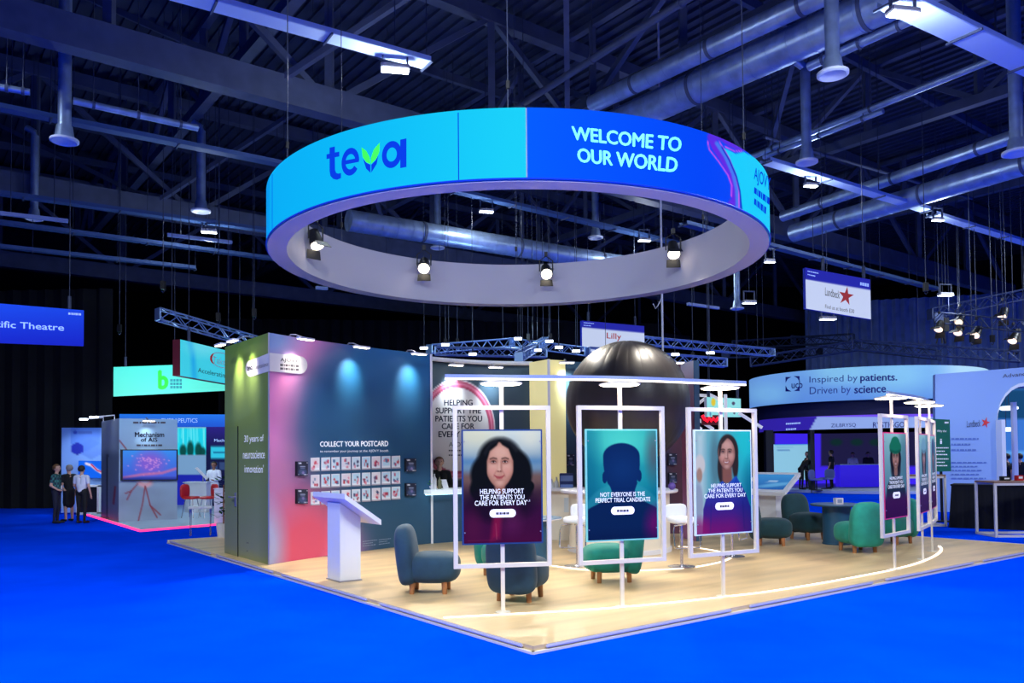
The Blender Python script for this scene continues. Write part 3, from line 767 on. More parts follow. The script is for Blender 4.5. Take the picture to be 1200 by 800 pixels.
# ------------------------------------------------------------------ round bar below the ball
bar_c = G(735, 652, PZ); bar_c = Vector((bar_c.x, bar_c.y+1.05, 0)); bar_h = 1.16
rb = empty('round_bar', (bar_c.x, bar_c.y, PZ), 0, 'round white bar counter below the black ball', 'counter')
M_cream = mat('cream_laminate', C(240, 228, 206), .45)
MB().lathe([(.96, 0), (.96, bar_h-.06)], n=48).build('bar_body', M_cream, rb, smooth=True)
MB().lathe([(.99, 0), (.99, .08)], n=48).build('plinth', M_white, rb, smooth=True)
MB().lathe([(1.10, bar_h-.06), (1.12, bar_h-.04), (1.12, bar_h-.01), (1.10, bar_h)], n=48).build('bar_top', M_white, rb, smooth=True)
MB().lathe([(.30, bar_h), (.30, bc.z-br-PZ)], n=24).build('ball_pedestal', M_black, rb, smooth=True)
# second, straight counter behind on the left
c2a, c2b = G(645, 632.5, PZ), G(692, 633.5, PZ)
ct = empty('bar_counter', c2a, 0, 'straight white bar counter in front of the teal wall, left of the round bar', 'counter')
t = (c2b-c2a).normalized(); nb = Vector((-t.y, t.x, 0)); h2 = ZY(660, 572, c2a.y)
MB().slab([c2a+Vector((0, 0, 0)), c2b, c2b+Vector((0, 0, h2-.12)), c2a+Vector((0, 0, h2-.12))], .34).build('counter_body', M_cream, ct, world=True)
MB().box((c2a+c2b)/2+nb*.12+Vector((0, 0, h2-.09)), ((c2b-c2a).length+.1, .5, .07), ax=(t, nb, Vector((0, 0, 1)))).build('counter_top', M_white, ct, world=True)
cs = plane_of([c2a+Vector((0, 0, 1)), c2b+Vector((0, 0, 1)), c2b, c2a])
MB().slab([cs(661, 583)+Vector((0, -.012, 0)), cs(669, 583)+Vector((0, -.012, 0)), cs(669, 600)+Vector((0, -.012, 0)), cs(661, 600)+Vector((0, -.012, 0))], .01).build('notice_sheet', mat('notice_paper', C(205, 212, 214), .6), ct, world=True)
zt = h2-.055
def on_counter(px, dep=.14): p = cs(px, 590); return Vector((p.x, p.y+dep, zt))
p = on_counter(664.5)
e = empty('leaflet_box', p, 0, 'dark blue leaflet dispenser box on the straight white counter', 'dispenser')
MB().bbox((0, 0, .19), (.29, .16, .38), .012).build('box_body', mat('navy_print_card', C(40, 62, 130), .5), e)
MB().box((0, -.085, .27), (.27, .01, .12)).build('leaflet', mat('leaflet_paper', C(120, 150, 214), .6), e)
MB().box((0, -.085, .09), (.27, .01, .10)).build('leaflet', MATS['leaflet_paper'], e)
for i, (px, hh) in enumerate([(647.5, .26), (652.8, .30)]):
    tag(MB().lathe([(.045, 0), (.05, .02), (.05, hh*.62), (.018, hh*.78), (.018, hh)], on_counter(px, .1), 14).build('bottle', mat('bottle_white', C(236, 236, 226), .3) if 'bottle_white' not in MATS else MATS['bottle_white'], None, smooth=True),
        f'small pale bottle at the left end of the straight counter, {"left" if i == 0 else "right"} of the two', 'bottle', 'pale bottles')
pb = AY(787.5, 573.5, bar_c.y-.55); pb.z = PZ+bar_h
tag(MB().se(pb+Vector((0, 0, .07)), (.07, .07, .07), 1, 1, 20, 12).build('ball', mat('purple_rubber', C(96, 70, 150), .5), None, smooth=True), 'small purple ball lying on the round bar top', 'ball')

# ------------------------------------------------------------------ teal reception counter beside the postcard wall
ra, rb_ = G(497, 637.5, PZ), G(560, 632.5, PZ)
rc = empty('reception_counter', ra, 0, 'dark teal reception counter with glowing white top at the wall end', 'counter')
t = (rb_-ra).normalized(); nb = Vector((-t.y, t.x, 0)); rh = ZY(505, 579, ra.y)
b0 = G(507, 636.6, PZ)
MB().slab([b0, rb_, rb_+Vector((0, 0, rh-PZ)), b0+Vector((0, 0, rh-PZ))], .5).build('counter_body', M_teal_wall, rc, world=True)
MB().box((b0+rb_)/2+nb*.25+Vector((0, 0, rh-PZ+.05)), ((rb_-b0).length-.02, .5, .09), ax=(t, nb, Vector((0, 0, 1)))).box((ra+rb_)/2-nb*.16+Vector((0, 0, rh-PZ+.05)), ((rb_-ra).length, .3, .09), ax=(t, nb, Vector((0, 0, 1)))).build('counter_top', mat('white_lit_top', C(240, 248, 250), .4, emit=C(225, 245, 250), es=.35), rc, world=True)
MB().bar(ra-nb*.08+Vector((0, 0, rh-PZ)), rb_-nb*.08+Vector((0, 0, rh-PZ)), .03).build('under_light', mat('cool_under_light', C(200, 240, 250), .4, emit=C(170, 235, 250), es=3), rc, world=True)
rtop = rh+.095
def on_rec(px, dep=.2): 
    p = AP(px, 560, ra, nb); return Vector((p.x, p.y+dep, rtop))
e = empty('potted_plant', on_rec(502.5, .1), 0, 'tiny green plant in a white pot on the reception counter', 'plant')
MB().lathe([(.04, 0), (.055, .07), (.05, .07)], n=14).build('pot', M_white, e, smooth=True)
bb = MB()
for i in range(40):
    a_, h_ = random.uniform(0, 6.28), random.uniform(.02, .11); r_ = random.uniform(.01, .09)
    c_ = Vector((r_*math.cos(a_), r_*math.sin(a_), .07+h_)); q = Vector((math.cos(a_)*.03, math.sin(a_)*.03, .015)); k_ = Vector((-math.sin(a_)*.016, math.cos(a_)*.016, 0))
    bb.add([c_-q, c_+k_, c_+q, c_-k_], [(0, 1, 2, 3)])
bb.build('foliage', mat('leaf_green', C(84, 170, 60), .6), e)['kind'] = 'stuff'
for px, hh, m_, lab in ((508.5, .36, M_white, 'white bottle on the reception counter beside the tiny plant'), (514.5, .28, mat('brown_glass', C(110, 110, 80), .3), 'brown green bottle on the reception counter in front of the staff member')):
    e = empty('bottle', on_rec(px, .12), 0, lab, 'bottle', 'bottles on the reception counter')
    MB().lathe([(.04, 0), (.045, .015), (.045, hh*.6), (.016, hh*.76), (.016, hh*.9)], n=16).build('bottle_body', m_, e, smooth=True)
    MB().lathe([(.02, hh*.9), (.02, hh)], n=12).build('cap', M_black, e, smooth=True)
e = empty('leaflet_stand', on_rec(521.5, .1), 0, 'tilted white leaflet holder on the reception counter', 'leaflet holder')
MB().slab([on_rec(519, .1)+Vector((-.06, 0, .20)), on_rec(521, .1)+Vector((.03, 0, .20)), on_rec(524, .1)+Vector((.03, -.04, 0)), on_rec(521, .1)+Vector((-.03, -.04, 0))], .015).build('sheet', M_white, e, world=True)
MB().slab([on_rec(519, .1)+Vector((-.02, .08, .01)), on_rec(523, .1)+Vector((.03, .08, .01)), on_rec(524, .1)+Vector((.03, -.06, 0)), on_rec(520, .1)+Vector((-.03, -.06, 0))], .01).build('foot', M_white, e, world=True)
# ------------------------------------------------------------------ lit picture stands on the curved line
def text_local(name, s, x0, x1, z0, z1, y, m, parent, **kw):
    v, f = text_data(s, **kw); lo, hi = v.min(0), v.max(0); st = (v-lo)/np.maximum(hi-lo, 1e-6)
    me = bpy.data.meshes.new(name); me.from_pydata([(x0+(x1-x0)*a, y, z0+(z1-z0)*b_) for a, b_, _ in st], [], f)
    return link_mesh(name, me, m, parent)
def rpoly(x0, z0, x1, z1, r, n=6):
    pts = []
    for cx, cz, t0 in ((x1-r, z1-r, 0), (x0+r, z1-r, 90), (x0+r, z0+r, 180), (x1-r, z0+r, 270)):
        for i in range(n+1): t = math.radians(t0+90*i/n); pts.append((cx+r*math.cos(t), cz+r*math.sin(t)))
    return pts
def face(a, cx, cy, rx, ry, skin, lite, dark, lip, smile=True, tilt=0):
    """soft painted portrait face: egg shaped head, shaded sockets, nose, cheeks and mouth"""
    dx, dy = (a.x-cx)/rx, (a.y-cy)/ry
    egg = np.sqrt((dx/(1-.16*np.clip(dy, 0, 1)**1.5-.03*np.clip(-dy, 0, 1)))**2+dy**2)
    msk = np.clip(.5-(egg-1)/.09, 0, 1); a.lay(skin, msk); old = a.c.copy()
    sh = lambda col, cx_, cy_, rx_, ry_, k, sf=1.2: a.lay(col, a.ell(cx+cx_*rx, cy+cy_*ry, rx_*rx, ry_*ry, sf)*k*msk)
    a.lay(dark, np.clip((egg-.72)/.32, 0, 1)*.5*msk)
    sh(lite, .08, -.55, .62, .34, .7); sh(lite, -.42, .16, .34, .24, .75); sh(lite, .46, .16, .34, .24, .75); sh(lite, 0, .80, .26, .12, .6)
    sh((214, 110, 100), -.48, .26, .28, .16, .22); sh((214, 110, 100), .5, .26, .28, .16, .22)
    t_ = tilt*.10
    for s in (-1, 1):
        ex, ey = .40*s+t_, -.14
        sh(dark, ex, ey-.02, .27, .12, .5, 1.0); sh((238, 228, 224), ex, ey+.004, .145, .036, .7, .5); sh((34, 22, 22), ex, ey, .07, .045, .95, .5)
        a.lay((40, 26, 26), a.line([(cx+(ex-.17)*rx, cy+(ey+.0)*ry), (cx+ex*rx, cy+(ey-.052)*ry), (cx+(ex+.17)*rx, cy+(ey+.0)*ry)], rx*.035, rx*.05)*.85)
        a.lay(dark, a.line([(cx+(ex-.14)*rx, cy+(ey+.06)*ry), (cx+(ex+.14)*rx, cy+(ey+.06)*ry)], rx*.02, rx*.06)*.45)
        a.lay((48, 32, 30), a.line([(cx+(ex-.22*s)*rx, cy+(ey-.135)*ry), (cx+(ex+.02*s)*rx, cy+(ey-.175)*ry), (cx+(ex+.24*s)*rx, cy+(ey-.125)*ry)], rx*.06, rx*.07)*.75)
    sh(lite, t_, .05, .07, .24, .7, 1.0); sh(dark, .14+t_, .10, .07, .22, .35, 1.2); sh(dark, t_, .285, .17, .04, .55, .9); sh(lite, t_, .21, .09, .06, .6, 1.0)
    for s in (-1, 1):
        sh((74, 36, 34), .085*s+t_, .27, .045, .022, .6, .8)
        a.lay(dark, a.line([(cx+(.2*s+t_)*rx, cy+.25*ry), (cx+(.36*s+t_)*rx, cy+.42*ry), (cx+(.40*s+t_)*rx, cy+.5*ry)], rx*.03, rx*.12)*.4*msk)
    m0 = [(-.36, .455), (-.18, .515), (0, .53), (.18, .515), (.36, .455)]; ln = lambda off: [(cx+(x+t_)*rx, cy+(y+off)*ry) for x, y in m0]
    a.lay(lip, a.poly(ln(-.035)+[(cx+(x+t_)*rx, cy+(y+(.085 if abs(x) < .3 else .01))*ry) for x, y in m0[::-1]], ry*.03)*.9)
    if smile: a.lay((248, 242, 238), a.poly(ln(-.012)+[(cx+(x*.9+t_)*rx, cy+(y+(.04 if abs(x) < .3 else -.005))*ry) for x, y in m0[::-1]], ry*.02)*.95)
    else: a.lay((120, 44, 48), a.line(ln(.012), ry*.014, ry*.025)*.8)
    sh(dark, t_, .66, .24, .04, .3, 1.2)
ASP = 1.40      # panel height / width; art is drawn in x 0..1, y 0..1 with ry given in height units
def art1(x, y):
    a = Art(x, y, (150, 180, 196)); a.c = a.grad((206, 220, 214), (112, 146, 168), .02, .36)
    a.lay((226, 226, 190), a.ell(.15, .04, .3, .12, 1.4)*.8); a.lay((230, 232, 206), a.ell(.86, .06, .16, .1, 1.4)*.8)
    a.lay((72, 130, 178), np.exp(-((y-.275)/.035)**2)*.6)
    a.lay((120, 92, 86), sm(y, .33, .42)); a.lay((64, 40, 58), sm(y, .42, .58)); a.c = a.c*(1-sm(y, .55, .72)[:, None])+a.grad((52, 20, 62), (74, 16, 62), .55, 1.0)*sm(y, .55, .72)[:, None]
    hair = (17, 20, 24)
    for e_ in ((.47, .27, .29, .21, 0), (.30, .40, .21, .18, 12), (.66, .38, .22, .21, -12), (.25, .52, .17, .12, 0), (.71, .52, .18, .12, 0), (.47, .5, .32, .15, 0), (.2, .44, .07, .06, 0), (.80, .42, .07, .06, 0), (.84, .5, .07, .05, 0), (.15, .52, .06, .05, 0)):
        a.lay(hair, a.ell(*e_[:4], .22, e_[4]))
    a.lay((26, 16, 36), a.ell(.47, .66, .42, .16, .5)*.8)
    a.lay((168, 112, 98), a.rect(.40, .44, .53, .60, .03)*sm(y, .62, .5))
    face(a, .465, .305, .185, .205, (206, 150, 128), (236, 186, 162), (132, 76, 66), (178, 82, 86), False, -.3)
    a.lay(hair, a.poly([(.27, .36), (.26, .2), (.33, .11), (.46, .09), (.43, .13), (.34, .18), (.30, .27), (.30, .40)], .02)); a.lay(hair, a.poly([(.46, .09), (.6, .10), (.68, .2), (.69, .4), (.64, .42), (.64, .27), (.58, .16), (.5, .125)], .02))
    a.lay((70, 72, 78), a.line([(.52, .075), (.6, .1), (.68, .17)], .02, .05)*.5); a.lay((64, 66, 74), a.line([(.42, .085), (.34, .12), (.28, .2)], .015, .05)*.4)
    a.lay((150, 24, 74), a.poly([(.38, .74), (.5, .74), (.46, .96), (.34, .98), (.36, .85)], .06)*.8); a.lay((222, 130, 150), a.line([(.41, .83), (.42, .97)], .006, .01)*.5)
    a.lay((96, 30, 84), a.ell(.62, .80, .12, .12, 1.2)*.7); a.lay((90, 24, 66), a.ell(.12, .86, .1, .14, 1.2)*.6)
    a.lay((150, 40, 80), a.line([(.05, .975), (.4, .975)], .003, .004)*.6)
    return a.c
def art2(x, y):
    a = Art(x, y, (20, 138, 152)); a.c = a.grad((42, 176, 174), (14, 122, 146), 0, .6)
    a.lay((110, 238, 206), a.ell(.5, .12, .36, .14, 1.6)*.85); a.lay((60, 214, 200), a.ell(.5, .3, .40, .3, 1.0)*.5); a.lay((16, 110, 140), a.ell(.02, .45, .16, .5, 1.2)*.6)
    a.lay((96, 84, 96), a.ell(.96, .22, .1, .2, 1.4)*.7)
    a.lay((70, 176, 186), a.ell(.5, .82, .58, .34, .06)*.35)
    nv = (14, 46, 100)
    a.lay((12, 40, 88), a.poly([(0, .72), (.05, .70), (.2, .655), (.34, .62), (.68, .62), (.82, .66), (.97, .71), (1, .73), (1, 1.01), (0, 1.01)], .012))
    a.lay(nv, a.poly([(.30, .48), (.34, .55), (.345, .64), (.68, .64), (.68, .55), (.72, .48)], .012))
    a.lay(nv, a.poly(arcpts(.49, .235, .265, .12, 180, 360, 16)+[(.755, .32), (.74, .42), (.70, .49), (.64, .535), (.36, .535), (.29, .49), (.25, .42), (.228, .32)], .012))
    a.lay(nv, a.ell(.245, .43, .035, .055, .12)); a.lay(nv, a.ell(.745, .42, .035, .055, .12)); a.lay((20, 64, 124), a.ell(.5, .36, .2, .12, 1.3)*.5)
    a.lay((110, 20, 104), a.ell(1.0, .90, .16, .17, 1.1)*.9); a.lay((10, 26, 72), sm(y, .86, 1.0)*.4)
    return a.c
def art3(x, y):
    a = Art(x, y, (120, 180, 190)); a.c = a.grad((128, 184, 190), (40, 160, 180), 0.0, 1, 'x')
    a.lay((210, 226, 224), a.rect(0, 0, .16, 1, .12)*.7); a.lay((38, 206, 206), a.ell(.9, .1, .22, .3, 1.3)*.9); a.lay((84, 120, 130), a.ell(.34, .3, .08, .3, .9)*.7); a.lay((14, 112, 140), a.ell(1.0, .6, .14, .25, 1.2)*.8)
    a.lay((216, 212, 204), a.ell(.07, .33, .09, .1, .3)); a.lay((176, 140, 122), a.ell(.06, .43, .05, .07, .4)); a.lay((150, 160, 180), a.ell(.04, .7, .08, .2, .4)*.8)
    hair = (52, 44, 46)
    a.lay(hair, a.ell(.58, .2, .19, .17, .12)); a.lay(hair, a.ell(.46, .36, .075, .16, .3)); a.lay(hair, a.ell(.71, .3, .06, .17, .3))
    a.lay((142, 92, 82), a.rect(.47, .36, .65, .52, .04))
    face(a, .555, .225, .155, .155, (178, 126, 112), (222, 176, 160), (104, 66, 66), (150, 66, 72), True, -.4)
    a.lay(hair, a.poly([(.41, .25), (.42, .14), (.5, .06), (.6, .045), (.55, .08), (.47, .13), (.435, .24)], .02))
    body = a.poly([(.10, 1.01), (.12, .76), (.2, .6), (.36, .535), (.47, .49), (.55, .53), (.64, .485), (.72, .44), (.78, .5), (.9, .62), (.985, .76), (1.0, 1.01)], .015)
    bc_ = a.grad((36, 92, 196), (60, 40, 140), .45, .75); k = sm(y, .72, .98)[:, None]; bc_ = bc_*(1-k)+np.array((120, 26, 116))*k
    bc_ = bc_*(1-sm(x, .6, 1.0)[:, None]*.55)+np.array((20, 40, 120))*sm(x, .6, 1.0)[:, None]*.55
    mm = np.clip(body, 0, 1)[:, None]; a.c = a.c*(1-mm)+bc_*mm
    a.lay((20, 46, 140), a.line([(.36, .55), (.47, .6), (.55, .535), (.64, .6), (.73, .47)], .012, .02)*.6); a.lay((26, 40, 130), a.line([(.26, .72), (.24, .98)], .01, .03)*.6); a.lay((24, 30, 110), a.line([(.84, .7), (.86, .96)], .01, .03)*.6)
    a.lay((150, 30, 110), a.ell(.06, .98, .16, .12, 1.0)*.8)
    return a.c
def art4(hat, skin, top):
    def f(x, y):
        a = Art(x, y, (130, 180, 188)); a.c = a.grad((150, 204, 206), (90, 140, 156), 0, .7)
        a.lay((60, 110, 130), a.ell(.9, .3, .2, .4, 1.3)*.6)
        a.lay((28, 24, 28), a.ell(.5, .30, .25, .17, .2)); a.lay((30, 26, 30), a.ell(.5, .42, .22, .14, .4)*.9)
        a.lay(skin, a.rect(.42, .38, .58, .52, .04)); face(a, .5, .29, .155, .14, skin, tuple(min(255, c+36) for c in skin), tuple(c*.5 for c in skin), (150, 60, 66), True)
        a.lay(hat, a.ell(.5, .16, .27, .085, .15)); a.lay(hat, a.ell(.5, .115, .2, .08, .15)); a.lay(tuple(c*.7 for c in hat), a.line([(.25, .2), (.5, .225), (.75, .2)], .02, .03))
        a.lay(top, a.poly([(.02, 1.01), (.08, .64), (.22, .54), (.4, .49), (.5, .52), (.6, .49), (.78, .54), (.92, .64), (.98, 1.01)], .02))
        k = sm(y, .66, .82)[:, None]; a.c = a.c*(1-k)+a.grad((70, 26, 76), (58, 14, 60), .7, 1.0)*k
        return a.c
    return f
PP = [G(590, 718, PZ), G(730.6, 711.5, PZ), G(849.6, 699, PZ), G(1051, 667, PZ), G(1084, 655.5, PZ), G(1094.8, 646, PZ)]
ang = lambda v: math.atan2(v.y, v.x)
TA = [ang(PP[1]-PP[0])*.85, ang(PP[2]-PP[0]), ang(PP[2]-PP[1])*1.08, ang(PP[4]-PP[3])*.94, ang(PP[5]-PP[4])*.97, ang(PP[5]-PP[4])*1.02]
Y1 = PP[0].y
zt_, zb_ = ZY(590, 477.5, Y1)-PZ, ZY(590, 662, Y1)-PZ
pt_, pb_ = ZY(590, 503, Y1)-PZ, ZY(590, 637.2, Y1)-PZ
ztop = ZY(590, 449, Y1)-PZ
FWD, PWD, TB = 1.10, .95, .048
TX = {'a': (('HELPING SUPPORT', .22, .763, .518, .562), ('THE PATIENTS YOU', .217, .77, .57, .612), ('CARE FOR EVERY DAY', .154, .80, .618, .662)),
      'b': (('NOT EVERYONE IS THE', .19, .81, .565, .605), ('PERFECT TRIAL CANDIDATE', .125, .885, .615, .655)),
      'c': (('HELPING SUPPORT', .27, .80, .515, .553), ('THE PATIENTS YOU', .22, .82, .562, .60), ('CARE FOR EVERY DAY', .15, .88, .61, .65)),
      'd': (('HELPING SUPPORT', .22, .78, .515, .55), ('THE PATIENTS YOU', .2, .8, .562, .60), ('CARE FOR EVERY DAY', .14, .86, .61, .65))}
M_pill = mat('pill_button', C(240, 236, 246), .4, emit=C(240, 234, 246), es=.5)
ST = [(art1, (26, 58, 112), 'a', 'white framed picture stand showing a smiling woman with long dark hair'),
      (art2, (120, 196, 186), 'b', 'white framed picture stand showing a dark blue head silhouette on teal'),
      (art3, (206, 226, 234), 'c', 'white framed picture stand showing a laughing woman in a blue and purple top'),
      (art4((24, 120, 92), (150, 110, 98), (34, 50, 60)), (206, 50, 110), 'd', 'narrow looking white picture stand showing a person in a green hat'),
      (art4((120, 170, 190), (150, 120, 116), (50, 66, 90)), (196, 60, 120), 'd', 'white picture stand turned edge-on behind the green hat picture'),
      (art4((60, 80, 110), (140, 110, 108), (44, 50, 76)), (190, 60, 120), 'd', 'rearmost white picture stand at the right end of the curved line')]
for i, (fn, ec, tx, lab) in enumerate(ST):
    e = empty('picture_stand', PP[i], TA[i], lab, 'picture stand', 'lit picture stands')
    MB().box((0, .03, ztop/2), (.045, .03, ztop)).build('post', M_white_metal, e)
    MB().lathe([(.09, 0), (.09, .01)], (0, .03, 0), 20).build('foot_plate', M_white_metal, e)
    hx = FWD/2
    for nm, c, d in (('frame_rail', (0, 0, zt_), (FWD+TB, TB, TB)), ('frame_rail', (0, 0, zb_), (FWD+TB, TB, TB)), ('frame_side', (-hx, 0, (zt_+zb_)/2), (TB, TB, zt_-zb_-TB)), ('frame_side', (hx, 0, (zt_+zb_)/2), (TB, TB, zt_-zb_-TB))):
        MB().box(c, d).build(nm, M_white_metal, e)
    pn = MB().box((0, 0, (pt_+pb_)/2), (PWD, .03, pt_-pb_)).build('panel', mat('panel_edge', C(*ec), .4, emit=C(*ec), es=.25), e)
    ins = .018
    paint('picture', lambda S, T: (-PWD/2+ins+(PWD-2*ins)*S, 0*S-.018, pt_-ins-(pt_-pb_-2*ins)*T), 120 if i < 4 else 60, 168 if i < 4 else 84, fn, M_panelprint, pn, pixel=False, world=False)
    X = lambda s: -PWD/2+PWD*s
    Zf = lambda t: pt_-(pt_-pb_)*t
    for s_, x0, x1, t0, t1 in TX[tx]: text_local('caption_lettering', s_, X(x0), X(x1), Zf(t1), Zf(t0), -.022, M_wtext, pn, bold=.016)
    if tx == 'a': text_local('caption_lettering', '1,2', X(.805), X(.84), Zf(.635), Zf(.618), -.022, M_wtext, pn)
    pl = rpoly(X(.335), Zf(.767), X(.66), Zf(.695), (Zf(.695)-Zf(.767))/2-.001)
    o = MB(); o.add([(p[0], -.0225, p[1]) for p in pl], [tuple(range(len(pl)))]); o.build('caption_button', M_pill, pn)
    text_local('button_lettering', '#1', X(.415), X(.575), Zf(.742), Zf(.722), -.026, M_dtext, pn, bold=.01)
    for sx in (-1, 1):
        for z in (pt_-.14, pb_+.14): MB().cyl((sx*(PWD/2-.03), -.017, z), (sx*(PWD/2-.03), -.03, z), .008, 8).build('fixing_stud', M_grey, pn)
    # flat round downlight head on top of the post
    h = MB().lathe([(.03, .05), (.10, .045), (.25, .012), (.25, 0), (.03, 0)], (0, .03, ztop-.005), 28).build('lamp_head', M_white_metal, e, smooth=True)
    MB().lathe([(.22, -.014), (.235, -.006)], (0, .03, ztop), 28).build('lamp_disc', M_lampglow, h)
    lamp('stand_downlight', 'SPOT', root_of(e) @ Vector((0, -.30, ztop-.06)), 16, (1, .86, .6), .12, root_of(e) @ Vector((0, -.02, .8)), 150, .4)
# rail joining the heads
def rail(idx, ext0, ext1, lab):
    P = [PP[i]+Vector((-math.sin(TA[i])*.03, math.cos(TA[i])*.03, 0)) for i in idx]
    P = ([P[0]-(P[1]-P[0]).normalized()*ext0] if ext0 else [])+P+([P[-1]+(P[-1]-P[-2]).normalized()*ext1] if ext1 else [])
    e = empty('light_rail', P[0]+Vector((0, 0, ztop)), 0, lab, 'light rail')
    pts = catmull([p+Vector((0, 0, ztop+.082)) for p in P], 8)
    bb = MB(); c2 = MB()
    for a_, b_ in zip(pts[:-1], pts[1:]):
        bb.bar(a_, b_+(b_-a_)*.02, .04, .04); c2.bar(a_-Vector((0, 0, .03)), b_-Vector((0, 0, .03)), .036, .02)
    bb.build('rail_tube', mat('rail_grey_blue', C(150, 164, 196), .4) if 'rail_grey_blue' not in MATS else MATS['rail_grey_blue'], e, world=True); c2.build('led_strip', M_led, e, world=True)
rail([0, 1, 2], .66, .42, 'slim curved light rail joining the three front picture stands')
rail([3, 4, 5], .15, .15, 'slim curved light rail joining the three right picture stands')

# ------------------------------------------------------------------ lounge chairs
M_leg = mat('oak_leg', C(176, 116, 70), .5, vary=.15, scale=12)
def velvet(n, c): return mat(n, C(*c), .85, vary=.16, scale=5, bump=.08, sheen=.12)
V_blue, V_teal, V_dark, V_bright = velvet('blue_velvet', (30, 64, 84)), velvet('teal_velvet', (10, 128, 112)), velvet('dark_green_velvet', (16, 58, 66)), velvet('turquoise_velvet', (28, 152, 130))
def make_chair(vel):
    e = empty('lounge_chair')
    MB().se((0, -.10, .335), (.325, .36, .205), .62, .62, 36, 18).build('seat', vel, e, smooth=True)
    ax = Matrix.Rotation(math.radians(-7), 3, 'X')
    MB().se((0, .26, .51), (.325, .135, .40), .62, .62, 36, 24, ax=ax, low=.4).build('backrest', vel, e, smooth=True)
    for sx in (-1, 1):
        for y in (-.27, .17): MB().cyl((sx*.2, y, 0), (sx*.19, y*.97, .2), .032, 12, .042).build('leg', M_leg, e, smooth=True)
    return e
CH = [(V_blue, (500, 693), (1, -.04), 'slate blue lounge chair in side view beside the white lectern', 1.0),
      (V_blue, (608, 702), (.36, .93), 'slate blue lounge chair seen from behind below the smiling woman picture', 1.0),
      (V_teal, (589, 674), (.55, -.8), 'teal lounge chair mostly hidden behind the blue chair', 1.0),
      (V_teal, (720, 680), (-1, -.12), 'teal lounge chair facing left below the silhouette picture', 1.0),
      (V_dark, (900, 638), (.98, -.2), 'dark green lounge chair facing right beside the laughing woman picture', 1.0),
      (V_dark, (944, 631), (.42, -.9), 'dark green lounge chair facing forward behind the round table', 1.05),
      (V_bright, (1007, 646), (-.16, .98), 'turquoise lounge chair seen from behind in front of the round table', 1.02),
      (V_teal, (1050, 636), (-.85, -.5), 'turquoise lounge chair behind the green hat picture stand', 1.0)]
proto = {}
for vel, (px, py), f, lab, sc in CH:
    if vel.name not in proto: o = make_chair(vel); proto[vel.name] = o
    else: o = copy_tree(proto[vel.name])
    o.location = G(px, py, PZ); o.rotation_euler = (0, 0, math.atan2(f[0], -f[1])); o.scale = (sc, sc, sc); tag(o, lab, 'chair', 'velvet lounge chairs')

# ------------------------------------------------------------------ round tables
def round_table(px, py, h, r, rp, lab, rim):
    e = empty('round_table', G(px, py, PZ), 0, lab, 'table', 'round blue tables'); m_ = MATS.get('petrol_laminate') or mat('petrol_laminate', C(34, 84, 116), .4)
    MB().lathe([(rp+.01, 0), (rp+.01, .03), (rp, .03), (rp, h-.04)], n=40).build('pedestal', m_, e, smooth=True)
    MB().lathe([(r-.02, h-.04), (r, h-.02), (r, h-.012)], n=48).build('table_top', rim, e, smooth=True)
    MB().lathe([(r-.01, h-.012), (r-.012, h)], n=48).build('top_surface', MATS.get('grey_blue_top') or mat('grey_blue_top', C(96, 122, 150), .3), e, smooth=True)
    return e
round_table(981, 637, .80, .50, .27, 'round petrol blue pedestal table between the green chairs', MATS['petrol_laminate'] if 'petrol_laminate' in MATS else mat('petrol_laminate', C(34, 84, 116), .4))
round_table(626, 658, .76, .49, .26, 'round blue table with a white rim behind the smiling woman picture', M_white)
p = G(981, 637, PZ)+Vector((0, -.1, .80))
e = empty('table_sign', p, .2, 'small white card holder on the round petrol table', 'card holder')
MB().box((0, 0, .06), (.16, .10, .12)).build('card_block', M_white, e); MB().box((0, -.052, .06), (.1, .004, .07)).build('card_print', M_ptext, e)

# ------------------------------------------------------------------ bar stools
def make_stool():
    e = empty('bar_stool')
    MB().lathe([(.22, 0), (.22, .012), (.05, .025), (.03, .04)], n=32).build('base_disc', M_chrome, e, smooth=True)
    MB().cyl((0, 0, .03), (0, 0, .72), .026, 12).build('column', M_chrome, e, smooth=True)
    MB().tube([(-.02, -.16, .70), (-.21, -.16, .68), (-.23, -.17, .60), (-.23, -.2, .36), (-.21, -.21, .32), (.21, -.21, .32), (.23, -.2, .36), (.23, -.17, .60), (.21, -.16, .68), (.02, -.16, .70)], .012, 6).build('foot_loop', M_chrome, e, smooth=True)
    MB().se((0, 0, .76), (.21, .20, .06), .5, .6, 28, 12).build('seat', M_white, e, smooth=True)
    MB().se((0, .18, .88), (.20, .03, .13), .5, .5, 24, 12).build('backrest', M_white, e, smooth=True)
    return e
M_chrome = mat('brushed_chrome', C(200, 196, 200), .25, .9)
st0 = make_stool()
for i, (px, py, rz, lab) in enumerate([(677, 663.5, -.5, 'white bar stool with chrome loop left of the silhouette picture'), (799, 664, .3, 'white bar stool on a steel disc behind the edge of the laughing woman picture'), (858, 652, 1.0, 'white bar stool mostly hidden behind the laughing woman picture')]):
    o = st0 if i == 0 else copy_tree(st0); o.location = G(px, py, PZ); o.rotation_euler = (0, 0, rz); tag(o, lab, 'stool', 'white bar stools')

